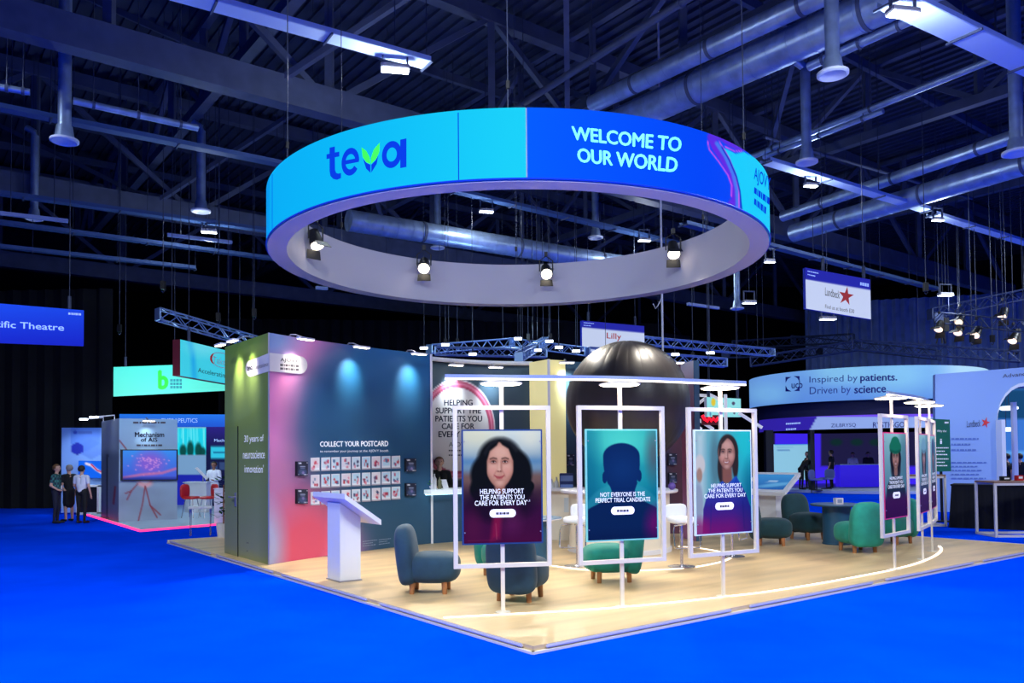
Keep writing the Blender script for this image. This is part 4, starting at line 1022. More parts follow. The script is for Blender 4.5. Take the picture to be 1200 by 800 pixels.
# ------------------------------------------------------------------ lecterns with tilted screens
def lectern(loc, rz, lab, sc, zoff=0.0):
    e = empty('lectern', loc, rz, lab, 'lectern', 'white screen lecterns'); e.scale = (sc, sc, sc)
    hi, lo, th = 1.30, .90, .075; x0, x1 = -.25, .33; w_ = .55
    zat = lambda x: hi+(lo-hi)*(x-x0)/(x1-x0)-.01
    vs = []
    for y in (-.215, .215):
        for x, z in ((-.165, 0), (.165, 0), (.165, zat(.165)-th), (-.165, zat(-.165)-th)): vs.append((x, y, z))
    MB().add(vs, [(0, 1, 2, 3), (7, 6, 5, 4), (0, 4, 5, 1), (1, 5, 6, 2), (2, 6, 7, 3), (3, 7, 4, 0)]).build('pillar', M_white, e)
    vs = [(x, y, z-d) for d in (0, th) for x, y, z in ((x0, -w_, hi), (x1, -w_, lo), (x1, w_, lo), (x0, w_, hi))]
    MB().add(vs, [(0, 1, 2, 3), (7, 6, 5, 4), (0, 4, 5, 1), (1, 5, 6, 2), (2, 6, 7, 3), (3, 7, 4, 0)]).build('tilted_top', M_white, e)
    MB().box((0, 0, .01), (.36, .46, .02)).build('foot', M_grey, e)
    def pos(S, T):
        x = x0+.07+(x1-x0-.14)*T; y = w_-.09-(2*w_-.18)*S; return x, y, hi+(lo-hi)*(x-x0)/(x1-x0)+.006
    def cols(x, y):
        a = Art(x, y, (50, 120, 190)); a.c = a.grad((60, 140, 205), (40, 96, 170), 0, 1); a.lay((120, 190, 230), a.ell(.3, .7, .5, .12, .9, 20)*.6); a.lay((225, 236, 246), a.rect(.3, .42, .55, .47, .02)*.8); a.lay((225, 236, 246), a.rect(.3, .54, .62, .57, .02)*.6); return a.c
    paint('screen', pos, 24, 24, cols, M_screen, e, pixel=False, world=False)
    return e
lectern(G(398.6, 682.3, PZ)+UD*.165+VD*.215, UA, 'white lectern with tilted top at the left platform edge, seen from behind', 1.0)
lectern(G(905, 624.5, PZ), UA+math.pi, 'white lectern with a lit blue screen beside the laughing woman picture', 1.06)
# ------------------------------------------------------------------ people
M_skin = mat('skin', C(214, 164, 140), .55); M_skin2 = mat('skin_deep', C(150, 104, 84), .55)
M_hair = mat('dark_brown_hair', C(40, 28, 24), .6); M_hair2 = mat('light_brown_hair', C(110, 76, 50), .6); M_hairg = mat('grey_hair', C(150, 140, 136), .6)
M_eye = mat('dark_eye', C(20, 16, 18), .3); M_lip = mat('lip', C(160, 80, 80), .5); M_shoe = mat('dark_shoe', C(20, 20, 26), .5)
M_blackcloth = mat('black_cloth', C(20, 20, 24), .85); M_navycloth = mat('dark_navy_cloth', C(28, 30, 50), .85); M_whitecloth = mat('white_cloth', C(222, 224, 240), .8, vary=.05, scale=6)
def check_mat():
    m = mat('green_checked_cloth', C(70, 120, 110), .85); nt = m.node_tree; b_ = nt.nodes['Principled BSDF']
    tc = nt.nodes.new('ShaderNodeTexCoord'); ck = nt.nodes.new('ShaderNodeTexChecker'); ck.inputs['Scale'].default_value = 14
    ck.inputs['Color1'].default_value = C(60, 128, 120); ck.inputs['Color2'].default_value = C(36, 58, 76)
    nt.links.new(tc.outputs['Object'], ck.inputs['Vector']); nt.links.new(ck.outputs['Color'], b_.inputs['Base Color']); return m
M_check = check_mat()
def person(loc, face_dir, h, label, top, legs, skin=None, hair=None, hairstyle='short', dress=False, arms='down', lean=0.0, vox=.016, coat=False, z=0.0, lanyard=False):
    skin = skin or M_skin; k = h/1.75
    rot = math.atan2(face_dir[0], -face_dir[1]); loc = Vector(loc)
    e = empty('person', loc, rot, label, 'person')
    S = []                                                # capsules (a, b, ra, rb, material index): 0 skin, 1 top, 2 legs, 3 shoes
    V = lambda x, y, z_: Vector((x, y, z_))
    for s in (-1, 1):
        S += [(V(s*.095, 0, .90), V(s*.105, -.015, .50), .088, .060, 2), (V(s*.105, -.015, .50), V(s*.105, .02, .09), .056, .038, 0 if dress else 2),
              (V(s*.105, .03, .045), V(s*.125, -.16, .035), .042, .034, 3)]
    if dress: S += [(V(0, 0, .95), V(0, 0, .58), .16, .17, 1)]
    if coat: S += [(V(0, 0, .98), V(0, .01, .62), .15, .18, 1)]
    up = [(V(-.07, 0, .95), V(.07, 0, .95), .115, .115, 1 if (dress or coat) else 2), (V(0, 0, 1.0), V(0, .0, 1.12), .125, .125, 1), (V(-.05, 0, 1.12), V(-.075, 0, 1.34), .11, .10, 1), (V(.05, 0, 1.12), V(.075, 0, 1.34), .11, .10, 1),
          (V(-.15, .01, 1.41), V(.15, .01, 1.41), .065, .065, 1), (V(0, .02, 1.40), V(0, -.005, 1.54), .056, .052, 0)]
    up += [(V(0, .012, 1.645), V(0, -.012, 1.655), .092, .088, 0), (V(0, -.025, 1.60), V(0, -.045, 1.575), .068, .050, 0), (V(0, -.098, 1.645), V(0, -.115, 1.618), .010, .014, 0)]
    up += [(V(s*.092, .01, 1.635), V(s*.096, .014, 1.605), .016, .012, 0) for s in (-1, 1)]
    hands = []
    for s in (-1, 1):
        sh = V(s*.195, .01, 1.40)
        if arms == 'down': el, wr, hd = V(s*.25, .03, 1.12), V(s*.255, -.06, .88), V(s*.25, -.085, .80)
        elif arms == 'hips': el, wr, hd = V(s*.27, .05, 1.13), V(s*.20, -.13, 1.00), V(s*.13, -.17, .98)
        elif arms == 'front': el, wr, hd = V(s*.25, -.04, 1.14), V(s*.14, -.26, 1.10), V(s*.09, -.32, 1.12)
        else: el, wr, hd = (V(s*.25, .03, 1.12), V(s*.255, -.06, .88), V(s*.25, -.085, .80)) if s < 0 else (V(s*.26, -.02, 1.14), V(s*.24, -.22, 1.05), V(s*.23, -.29, 1.06))
        sleeve = sh+(el-sh)*.62
        lt = 1 if coat or arms == 'front' else 0
        up += [(sh, sleeve, .062, .054, 1), (sleeve, el, .050 if lt else .046, .044 if lt else .040, 1 if lt else 0), (el, wr, .042 if lt else .038, .030, 1 if lt else 0)]
        d = (hd-wr).normalized(); sd = d.cross(Vector((0, 0, 1)) if abs(d.z) < .8 else Vector((0, 1, 0))).normalized()
        up += [(wr, hd, .028, .030, 0), (hd-sd*.012, hd+sd*.012, .026, .026, 0)]
        for q, L in ((-1.5, .055), (-.5, .068), (.5, .064), (1.5, .048)):
            a_ = hd+sd*q*.017+d*.015; m2 = a_+d*L*.6; up += [(a_, m2, .0105, .010, 0), (m2, m2+(d+Vector((0, -.5, 0))).normalized()*L*.5, .010, .008, 0)]
        up += [(hd-sd*.026*s, hd-sd*.05*s+d*.035, .012, .010, 0)]
    ln = Matrix.Rotation(lean, 3, 'X') if lean else None
    def bend(p): return (ln @ (p-V(0, 0, .95))+V(0, 0, .95)) if ln else p
    S += [(bend(a_), bend(b_), ra_, rb2, mi) for a_, b_, ra_, rb2, mi in up]
    mb = MB()
    for a_, b_, ra_, rb2, mi in S:
        a_, b_ = a_*k, b_*k; ra_ *= k; rb2 *= k
        t = (b_-a_); L = t.length; t = t.normalized() if L > 1e-6 else V(0, 0, 1)
        x = t.cross(Vector((0, 0, 1)) if abs(t.z) < .9 else Vector((1, 0, 0))).normalized(); y = t.cross(x); n_ = 12
        rings = [(a_-t*ra_*math.cos(q)+V(0, 0, 0), ra_*math.sin(q)) for q in (.35, .8, 1.25)]+[(a_, ra_), (b_, rb2)]+[(b_+t*rb2*math.cos(q), rb2*math.sin(q)) for q in (1.25, .8, .35)]
        vs = [p+x*r_*math.cos(2*math.pi*i/n_)+y*r_*math.sin(2*math.pi*i/n_) for p, r_ in rings for i in range(n_)]
        fs = [(j*n_+i, j*n_+(i+1) % n_, (j+1)*n_+(i+1) % n_, (j+1)*n_+i) for j in range(len(rings)-1) for i in range(n_)]
        fs += [tuple(range(n_-1, -1, -1)), tuple(range((len(rings)-1)*n_, len(rings)*n_))]
        mb.add(vs, fs)
    me = bpy.data.meshes.new('tmp'); me.from_pydata([tuple(v) for v in mb.v], [], mb.f)
    bm = bmesh.new(); bm.from_mesh(me); bmesh.ops.recalc_face_normals(bm, faces=bm.faces[:]); bm.to_mesh(me); bm.free()
    o = bpy.data.objects.new('tmp', me); COL.objects.link(o)
    m1 = o.modifiers.new('r', 'REMESH'); m1.mode = 'VOXEL'; m1.voxel_size = vox*k; m2 = o.modifiers.new('s', 'SMOOTH'); m2.factor = .5; m2.iterations = 3
    dg = bpy.context.evaluated_depsgraph_get(); body = bpy.data.meshes.new_from_object(o.evaluated_get(dg)); bpy.data.objects.remove(o); bpy.data.meshes.remove(me)
    body.materials.clear()
    for m_ in (skin, top, legs, M_shoe): body.materials.append(m_)
    n_ = len(body.polygons); cen = np.zeros(n_*3, np.float32); body.polygons.foreach_get('center', cen); cen = cen.reshape(-1, 3)
    best = np.full(n_, 1e9); idx = np.zeros(n_, np.int32)
    for a_, b_, ra_, rb2, mi in S:
        a_, b_ = np.array(a_*k), np.array(b_*k); ab = b_-a_; t = np.clip(((cen-a_)@ab)/(ab@ab+1e-9), 0, 1)
        d = np.linalg.norm(cen-a_-t[:, None]*ab, axis=1)-k*(ra_+(rb2-ra_)*t); w_ = d < best; best[w_] = d[w_]; idx[w_] = mi
    body.polygons.foreach_set('material_index', idx); body.polygons.foreach_set('use_smooth', [True]*n_); body.update()
    bo = bpy.data.objects.new('body', body); COL.objects.link(bo); bo.parent = e
    T3 = lambda p: bend(p)*k
    ax = ln if ln else None
    if hair:
        vs = []; fs = []; nu, nv = 24, 12; low = .02 if hairstyle == 'short' else -.10
        b_ = MB(); keep = {}
        for j in range(nv+1):
            ph = -math.pi*.5+math.pi*j/nv
            for i in range(nu):
                th = 2*math.pi*i/nu; p = V(.103*math.cos(ph)*math.cos(th), .112*math.cos(ph)*math.sin(th), .112*math.sin(ph)); vs.append((p, T3(p+V(0, .012, 1.652))))
        for j in range(nv):
            for i in range(nu):
                q = (j*nu+i, j*nu+(i+1) % nu, (j+1)*nu+(i+1) % nu, (j+1)*nu+i); c_ = sum((vs[m_][0] for m_ in q), V(0, 0, 0))/4
                if c_.z > (.055 if c_.y < -.02 else (-.02 if c_.y < .03 else (-.07 if hairstyle == 'short' else -.2))): fs.append(q)
        b_.add([v[1] for v in vs], fs)
        if hairstyle == 'bun': b_.se(T3(V(0, .13, 1.70)), (.045*k, .045*k, .045*k), 1, 1, 14, 8)
        if hairstyle == 'long': b_.se(T3(V(0, .07, 1.54)), (.10*k, .055*k, .16*k), .8, .8, 20, 12)
        ho = b_.build('hair', hair, e, smooth=True); bm = bmesh.new(); bm.from_mesh(ho.data); bmesh.ops.delete(bm, geom=[v for v in bm.verts if not v.link_faces], context='VERTS'); bm.to_mesh(ho.data); bm.free()
    for s in (-1, 1): MB().se(T3(V(s*.033, -.092, 1.652)), (.011*k, .006*k, .007*k), 1, 1, 10, 6).build('eye', M_eye, e, smooth=True)
    MB().se(T3(V(0, -.094, 1.585)), (.022*k, .006*k, .006*k), 1, 1, 12, 6).build('mouth', M_lip, e, smooth=True)
    if lanyard:
        MB().tube([T3(V(-.06, -.09, 1.44)), T3(V(-.03, -.125, 1.25)), T3(V(0, -.13, 1.12)), T3(V(.03, -.125, 1.25)), T3(V(.06, -.09, 1.44))], .006, 6).build('lanyard', M_navycloth, e)
        MB().box(T3(V(0, -.14, 1.07)), (.08*k, .008, .11*k)).build('badge', M_white, e)
    return e
P_ = person
P_(G(66, 613, 0), (.95, .1), 1.74, 'person in a green checked shirt and dark trousers facing right, at the left', M_check, M_navycloth, hair=M_hair2, arms='hips', lanyard=True)
P_(G(80.5, 610.5, 0), (-.85, .45), 1.72, 'person in a black knee-length outfit standing between two others', M_blackcloth, M_blackcloth, hair=M_hairg, dress=True)
P_(G(95.5, 613, 0), (.12, .95), 1.70, 'person in a white T-shirt and black trousers with back turned', M_whitecloth, M_blackcloth, hair=M_hair, arms='mixed')
P_(G(243, 601, 0)+Vector((0, .6, 0)), (-.1, -1), 1.76, 'person in a white coat behind the white stand counter', M_whitecloth, M_whitecloth, skin=M_skin2, hair=M_hair, arms='front', coat=True, vox=.02)
sp = AP(515, 560, ra+nb*.78, nb)
P_((sp.x, sp.y, PZ), (.25, -.97), 1.80, 'person in a black blouse behind the reception counter', M_blackcloth, M_blackcloth, hair=M_hair2, hairstyle='bun', arms='front', vox=.014)

# ------------------------------------------------------------------ boards that hang or stand elsewhere in the hall
def vboard(x0, yt0, yb0, x1, yt1, yb1, Y0, Y1=None):
    """four corners of an upright board from its left and right edges in the photo"""
    Y1 = Y1 or Y0*(yb0-yt0)/(yb1-yt1)
    a_, b_ = AY(x0, (yt0+yb0)/2, Y0), AY(x1, (yt1+yb1)/2, Y1)
    q = lambda P, x, y, Y: Vector((P.x, P.y, ZY(x, y, Y)))
    return [q(a_, x0, yt0, Y0), q(b_, x1, yt1, Y1), q(b_, x1, yb1, Y1), q(a_, x0, yb0, Y0)]
def board(name, Q, th, label, cat, cols, m=None, nx=40, ny=30, wires=None, group=None, edge=None, hang=15.5):
    base = (Q[2]+Q[3])/2; e = empty(name, base, 0, label, cat, group)
    MB().slab(Q, th).build('board', edge or M_white, e, world=True)
    paint('face_print', quadpos(*Q, off=.006), nx, ny, cols, m or M_signprint, e)
    for s in (wires or []):
        p = Q[0]+(Q[1]-Q[0])*s; MB().cyl(p, Vector((p.x, p.y, hang)), .010, 6).build('suspension_cable', M_wire, e, world=True)
        MB().cyl(p, p+Vector((0, 0, .35)), .05, 8).build('hanger', M_wire, e, world=True)
    return e, plane_of(Q)
flat = lambda c: (lambda px, py: Art(px, py, c).c)
M_bluesign = mat('sign_edge_blue', C(30, 50, 190), .6)
# scientific theatre banner
Q = vboard(-62, 350.5, 399.5, 98, 363.5, 405.5, 19.0)
def thc(px, py):
    a = Art(px, py, (28, 60, 226)); a.c = a.grad((30, 76, 236), (26, 42, 206), 362, 404); return a.c
e, sf = board('hanging_banner', Q, .08, 'blue hanging banner reading Scientific Theatre at the left edge', 'banner', thc, wires=(.05, .88), edge=M_bluesign)
M_pale = mat('pale_blue_lettering', C(168, 196, 250), .5, emit=C(168, 196, 250), es=.6)
text_on('banner_lettering', 'Scientific Theatre', ((-38, 373.5), (75, 380), (75, 387.5), (-38, 381.5)), sf, M_pale, e, off=.02, bold=.012)
text_on('banner_lettering', '#1', ((80, 366), (95, 367), (95, 369.5), (80, 368.5)), sf, M_pale, e, off=.02)
# green banner with a b shaped logo
Q = vboard(133, 430, 464.5, 296, 424, 456, 28.5)
e, sf = board('hanging_banner', Q, .08, 'pale turquoise lit banner with a green letter logo', 'banner', lambda px, py: Art(px, py, (96, 240, 220)).grad((92, 244, 224), (108, 238, 214), 430, 464), wires=(.08, .42, .9), edge=M_teal_wall)
text_on('logo_letter', 'b', bx(185, 433.5, 197.5, 456.5, -.03), sf, M_green, e, off=.03, bold=.05)
M_tealink = mat('teal_ink', C(30, 140, 150), .5)
for i, y in enumerate((444, 448, 452)): text_on('small_lettering', '#1', bx(199.5, y, 213, y+3, 0), sf, M_tealink, e, off=.03)
# cyan banner with oval logo
Q = vboard(211, 397.5, 440, 300, 419, 455.5, 23.5)
def tkc(px, py):
    a = Art(px, py, (66, 214, 234)); a.lay((20, 150, 236), a.line([(222, 398), (226, 415), (228, 445)], 4, 6)*.8); a.lay((140, 236, 244), a.ell(240, 405, 20, 12, 1)*.5); return a.c
e, sf = board('hanging_banner', Q, .25, 'cyan hanging banner with red edge and an oval logo behind the olive wall', 'banner', tkc, wires=(.1, .6), edge=mat('dark_red_edge', C(120, 30, 40), .6))
an = annulus_px(260, 422, 14, 9, .9, .2); strip_on('logo_oval', an[:29], an[29:][::-1], sf, M_white, e, .03)
text_on('logo_lettering', 'Takeda', ((249, 417), (272, 422), (272, 430), (249, 425)), sf, M_white, e, off=.03)
text_on('logo_swoosh', '(', ((246, 414), (251, 414), (251, 426), (246, 426)), sf, M_red, e, off=.03, bold=.03)
text_on('banner_lettering', 'Accelerating innovation', ((232, 430.5), (298, 444), (298, 452), (232, 437.5)), sf, M_dtext, e, off=.03)
# white banners with blue header
def hdr(y0, sl, x0):
    def f(px, py):
        a = Art(px, py, (206, 218, 244)); a.lay((40, 44, 170), np.clip((y0+sl*(px-x0)-py)/1.0+.5, 0, 1)); return a.c
    return f
Q = vboard(944, 313.5, 361.5, 1020, 327.5, 374, 22.0)
e, sf = board('hanging_banner', Q, .1, 'white hanging banner with blue header and a red star', 'banner', hdr(327, .17, 944), wires=(.27, .9), edge=M_bluesign, nx=60, ny=40)
def star(cx, cy, r, sf, e, off=.03, inner=.38, ph=-80):
    pts = []
    for i in range(10):
        t = math.radians(ph+36*i); rr_ = r if i % 2 == 0 else r*inner; pts.append((cx+rr_*.8*math.cos(t), cy+rr_*math.sin(t)))
    poly_on('star_emblem', pts, sf, M_red, e, off)
star(991.5, 347, 11.5, sf, e)
text_on('script_lettering', 'Lundbeck', ((967, 336.5), (984, 341), (984, 350), (967, 346)), sf, M_dtext, e, off=.03)
text_on('banner_lettering', 'Find us at booth E30', ((967, 356.5), (1001, 362.5), (1001, 367), (967, 361)), sf, M_gtext, e, off=.03)
text_on('banner_lettering', '#2', ((946.5, 317), (959, 319.5), (959, 325), (946.5, 322)), sf, M_pale, e, off=.03)
text_on('banner_lettering', '#1', ((1008, 330.5), (1018, 332.3), (1018, 336), (1008, 334)), sf, M_pale, e, off=.03)
Q = vboard(682, 375.5, 411.5, 755, 382, 416, 30.0)
e, sf = board('hanging_banner', Q, .1, 'white hanging banner with blue header behind the black ball', 'banner', hdr(383.5, .09, 682), wires=(.1, .85), edge=M_bluesign, nx=50, ny=30)
text_on('script_lettering', 'Lilly', ((711, 389.5), (728, 391), (728, 400), (711, 398.5)), sf, M_red, e, off=.03, bold=.01)
text_on('banner_lettering', '#2', ((684, 377.5), (696, 378.6), (696, 382.5), (684, 381.4)), sf, M_pale, e, off=.03)

# ------------------------------------------------------------------ left background stands
LZ = .05
pp = [G(103, 604, 0), G(165, 623, 0), G(266, 614.5, 0), G(266, 592, 0), G(112, 594, 0)]
pl2 = empty('floor_stand_left', pp[0], 0, 'pale floor of the left background stand with pink lit edge', kind='structure')
MB().prism([(p.x, p.y) for p in pp], 0, LZ).build('floor_deck', mat('pale_stand_floor', C(176, 200, 222), .4), pl2, world=True)
M_pink = mat('pink_led', C(255, 60, 120), .4, emit=C(255, 50, 110), es=2.2)
for a_, b_ in ((pp[0], pp[1]), (pp[1], pp[2])): MB().bar(a_+Vector((0, -.03, .03)), b_+Vector((0, -.03, .03)), .05, .05).build('edge_light', M_pink, pl2, world=True)
# pillar with screen
k0, k1, k2 = G(139, 611.5, LZ), G(207.5, 608, LZ), G(118.5, 606, LZ); k3 = k2+(k1-k0); kz = ZY(139, 490, k0.y)
pil = empty('display_pillar', k0, 0, 'concrete grey display pillar with red nerve graphic and a mounted screen', 'display stand')
MB().prism([(p.x, p.y) for p in (k0, k1, k3, k2)], LZ, kz).build('pillar_body', mat('concrete_grey', C(150, 168, 186), .6, vary=.08, scale=2), pil, world=True)
def pil_cols(px, py):
    a = Art(px, py, (158, 172, 190)); a.c = a.grad((150, 186, 214), (150, 160, 180), 490, 610)
    rr_ = np.random.RandomState(3)
    for _ in range(14): x_, y_ = rr_.uniform(140, 207), rr_.uniform(565, 610); a.lay((132, 142, 160), a.ell(x_, y_, 10, 6, 1.2)*.35)
    a.lay((236, 170, 170), a.ell(170, 565, 9, 6, .5)); a.lay((250, 230, 230), a.ell(170, 563, 5, 3, .6))
    for L in ([(170, 570), (167, 590), (162, 611)], [(170.5, 570), (176, 592), (184, 606)], [(161, 567), (154, 575), (149, 585)], [(154, 575), (147, 578)], [(176, 592), (188, 603)], [(140, 516), (148, 526)]): a.lay((150, 44, 56), a.line(L, 1.5, 1.2)*.9)
    return a.c
top_ = lambda P: Vector((P.x, P.y, kz))
paint('front_graphic', quadpos(top_(k0), top_(k1), k1, k0), 60, 80, pil_cols, M_print, pil)
def pil_side(px, py):
    a = Art(px, py, (120, 136, 150)); a.lay((60, 70, 84), a.rect(124.5, 532, 127.5, 608, 1)); a.lay((170, 190, 200), a.rect(126.5, 535, 128, 606, 1)*.6); a.lay((190, 204, 214), a.rect(117, 488, 140, 530, 10)*.7); a.lay((150, 44, 56), a.line([(135, 570), (133, 590)], 2, 1.5)); return a.c
paint('side_graphic', quadpos(top_(k2), top_(k0), k0, k2), 24, 60, pil_side, M_print, pil)
ps = plane_of([top_(k0), top_(k1), k1, k0])
for s_, q in (('Mechanism', bx(158, 506, 192.5, 512)), ('of AIS', bx(165, 512.5, 184.5, 517.5))): text_on('title_lettering', s_, q, ps, M_dtext, pil, off=.02, bold=.03)
text_on('small_lettering', '#1', bx(160, 520.5, 190, 522.6), ps, M_gtext, pil, off=.02)
text_on('small_lettering', '#1', bx(156, 494, 194, 496), ps, M_gtext, pil, off=.02)
Qt = [ps(141, 526.5), ps(207.6, 526.5), ps(207.6, 562.5), ps(141, 563)]
pn_ = (CAM-k0); pn_ = (k1-k0).cross(Vector((0, 0, 1))).normalized(); pn_ = pn_ if pn_.dot(CAM-k0) > 0 else -pn_
Qt = [p+pn_*.1 for p in Qt]
e = empty('wall_screen', (Qt[2]+Qt[3])/2, 0, 'wide black framed screen with blue and purple picture on the grey pillar', 'screen')
MB().slab(Qt, .09).build('screen_casing', M_black, e, world=True)
ce = sum(Qt, Vector((0, 0, 0)))/4; Qi = [ce+(p-ce)*.94 for p in Qt]
def tvc(px, py):
    a = Art(px, py, (50, 120, 226)); a.c = a.grad((60, 140, 236), (70, 90, 210), 527, 560); a.lay((130, 90, 206), a.ell(176, 542, 16, 13, 1)*.9); rs = np.random.RandomState(5)
    for _ in range(60): a.lay((214, 150, 222), a.ell(rs.normal(176, 9), rs.normal(541, 6), 1.1, .9, .6)*.6)
    a.lay((196, 110, 160), a.line([(143, 560), (165, 556), (190, 554), (206, 549)], 3, 2)*.8); a.lay((30, 40, 120), sm(py, 557, 562)*.8); return a.c
paint('screen_picture', quadpos(*Qi, off=.01), 60, 34, tvc, M_screen, e)
arm_light(pil, top_(k0)+(k1-k0)*.45, pn_, 30, cool=(.8, .95, 1))
for s in (.25, .9):
    p = top_(k0)+(k2-k0)*s; o_ = (k0-k1).normalized(); MB().tube([p+Vector((0, 0, -.05)), p+Vector((0, 0, .12)), p+o_*.5+Vector((0, 0, .06))], .02, 6).build('lamp_arm', M_white, pil, world=True); MB().box(p+o_*.55+Vector((0, 0, .05)), (.2, .12, .05)).build('lamp_head', M_coolglow, pil, world=True)
# pale panel wall with hexagons
Q = vboard(72, 501, 600.5, 122, 501, 600, 27.8, 27.9)
def hexc(px, py):
    a = Art(px, py, (120, 160, 232)); a.c = a.grad((120, 160, 236), (150, 186, 240), 500, 600)
    hx_ = lambda cx, cy, r_: [(cx+r_*math.cos(math.radians(30+60*i)), cy+r_*.95*math.sin(math.radians(30+60*i))) for i in range(6)]
    a.lay((84, 128, 224), a.poly(hx_(100, 510, 20), 1)*.7); a.lay((90, 130, 220), a.poly(hx_(107, 526, 13), 1)*.6); a.lay((30, 44, 170), a.poly(hx_(90.5, 525.5, 8), 1)); a.lay((60, 84, 170), a.rect(91, 505.5, 108, 508, 1)*.6); a.lay((30, 60, 180), a.ell(88, 506.5, 2.2, 2.2, .3)); return a.c
e, sf = board('info_board', Q, .15, 'tall pale blue panel wall with hexagon pattern behind three people', 'display panel', hexc, m=M_print, nx=40, ny=60)
lamp('panel_wash', 'SPOT', AY(97, 490, 26.2), 160, (.7, .85, 1), .1, AY(97, 550, 27.8), 70)
Qs = [sf(94, 539.5), sf(121, 540), sf(121, 560), sf(94, 559.5)]; Qs = [p+Vector((0, -.1, 0)) for p in Qs]
e = empty('wall_screen', (Qs[2]+Qs[3])/2, 0, 'small blue lit screen with a pink streak on the pale hexagon panel', 'screen')
MB().slab(Qs, .09).build('screen_casing', M_black, e, world=True)
def tv2(px, py):
    a = Art(px, py, (20, 100, 240)); a.lay((236, 214, 232), a.line([(101, 543), (107, 545), (113, 550), (121, 555)], 3, 2)); a.lay((190, 40, 90), a.line([(107, 544), (114, 551), (120, 553)], 1.5, 1)); return a.c
paint('screen_picture', quadpos(*Qs, off=.01), 30, 20, tv2, M_screen, e)
cb = sf(113, 600); cb.z = 0
e = empty('cabinet', (cb.x, cb.y-.4, 0), 0, 'white framed dark cabinet under the small blue screen', 'cabinet')
for x in (-.35, .35): MB().box((x, 0, .5), (.06, .4, 1.0)).build('frame_side', M_white, e)
MB().box((0, 0, .98), (.76, .4, .06)).build('frame_top', M_white, e); MB().box((0, 0, .05), (.76, .4, .08)).build('frame_bottom', M_white, e); MB().box((0, .03, .52), (.66, .34, .88)).build('cabinet_door', M_black, e)
# blue stand behind: header, plant wall, dark screen wall
Q = vboard(140, 485, 500.5, 264, 485.5, 500, 31.5, 31.6)
e, sf = board('stand_header', Q, .25, 'blue header board above the far left stand', 'header board', lambda px, py: Art(px, py, (40, 110, 230)).grad((40, 124, 240), (36, 90, 214), 485, 500))
text_on('header_lettering', 'THERAPEUTICS', bx(189, 490, 231.5, 495), sf, M_pale, e, off=.03)
for x in (143, 262):
    p = sf(x, 500); MB().box((p.x, p.y+.15, p.z/2), (.14, .14, p.z)).build('support_post', M_white, e, world=True)
Q = vboard(206, 500.5, 606, 242, 500.5, 606, 31.9, 31.9)
def plc(px, py):
    a = Art(px, py, (150, 200, 235)); a.lay((30, 214, 236), a.rect(208, 501, 242, 533, 1)); rs = np.random.RandomState(9)
    for _ in range(16): x_ = rs.uniform(209, 241); a.lay((130, 246, 250), a.line([(x_, 502), (x_+rs.uniform(-1, 1), rs.uniform(510, 526))], 1.2, 1)*.6)
    for cx, h_ in ((214.5, 12), (223, 16), (232.5, 14), (237, 9)): a.lay((10, 70, 66), a.ell(cx, 533-h_*.4, 4, h_*.62, .5)*.95)
    a.lay((120, 160, 200), a.rect(206, 533, 242, 556, 1)); a.lay((30, 40, 170), a.rect(206, 556, 242, 610, 1)); return a.c
board('info_board', Q, .12, 'back panel with cyan glowing plant picture at the far left stand', 'display panel', plc, m=M_signprint, nx=60, ny=60)
Q = vboard(241.5, 500, 606, 285, 500, 606, 31.0, 31.0)
def dkc(px, py):
    a = Art(px, py, (24, 26, 80)); a.c = a.grad((44, 34, 130), (20, 24, 66), 500, 530); a.lay((50, 196, 224), a.rect(247, 523, 285, 537, 1)); a.lay((20, 90, 140), a.rect(250, 529, 285, 530.5, .8)); a.lay((60, 84, 130), a.rect(247, 541, 255, 550, 1)*.8); a.lay((60, 84, 130), a.rect(257, 541, 270, 550, 1)*.8); return a.c
e, sf = board('info_board', Q, .12, 'dark navy panel with a cyan strip screen beside the olive wall', 'display panel', dkc, nx=44, ny=60)
text_on('panel_lettering', 'Mechanism', bx(251, 514, 276, 517.5), sf, M_pale, e, off=.03)
# white counter, red chairs, plinth, tablet
c0 = G(215, 601, LZ); c1 = G(242, 600, LZ)
e = empty('stand_counter', c0, 0, 'white counter in front of the person in the white coat', 'counter')
ch = ZY(228, 566, c0.y)
MB().box((c0+c1)/2+Vector((0, .22, (ch-LZ)/2)), ((c1-c0).length, .4, ch-LZ)).build('counter_body', M_white, e, world=True)
MB().box((c0+c1)/2+Vector((0, .22, ch-LZ+.02)), ((c1-c0).length+.1, .5, .04)).build('counter_top', M_white, e, world=True)
tp = Vector((AY(240, 560, c0.y+.3).x, c0.y+.15, ch+.02))
e = empty('tablet_stand', tp, 0, 'white tilted tablet on an arm on the far counter', 'tablet')
MB().bar((0, 0, 0), (.0, 0, .18), .03).build('arm', M_grey, e); MB().slab([tp+Vector((-.28, 0, .48)), tp+Vector((-.20, .02, .52)), tp+Vector((.18, -.02, .14)), tp+Vector((.1, -.04, .10))], .02).build('tablet_slab', M_white, e, world=True)
M_redsh = mat('red_chair_shell', C(196, 36, 40), .4)
for i, (px, py, f) in enumerate([(224, 606.5, (1, -.2)), (243.5, 606.5, (-.7, -.7))]):
    e = empty('shell_chair', G(px, py, LZ), math.atan2(f[0], -f[1]), f'red shell chair at the far left stand, {"left" if i == 0 else "right"} one', 'chair', 'red shell chairs')
    MB().se((0, 0, .62), (.24, .24, .05), .6, .6, 24, 10).build('seat', M_redsh, e, smooth=True)
    MB().se((0, .22, .82), (.23, .05, .22), .6, .6, 24, 12).build('backrest', M_redsh, e, smooth=True)
    for sx in (-1, 1):
        for sy in (-1, 1): MB().cyl((sx*.2, sy*.2, 0), (sx*.12, sy*.12, .6), .014, 8).build('leg', M_chrome, e)
pb2 = G(258, 613.5, LZ); ph_ = ZY(258, 573, pb2.y)-LZ
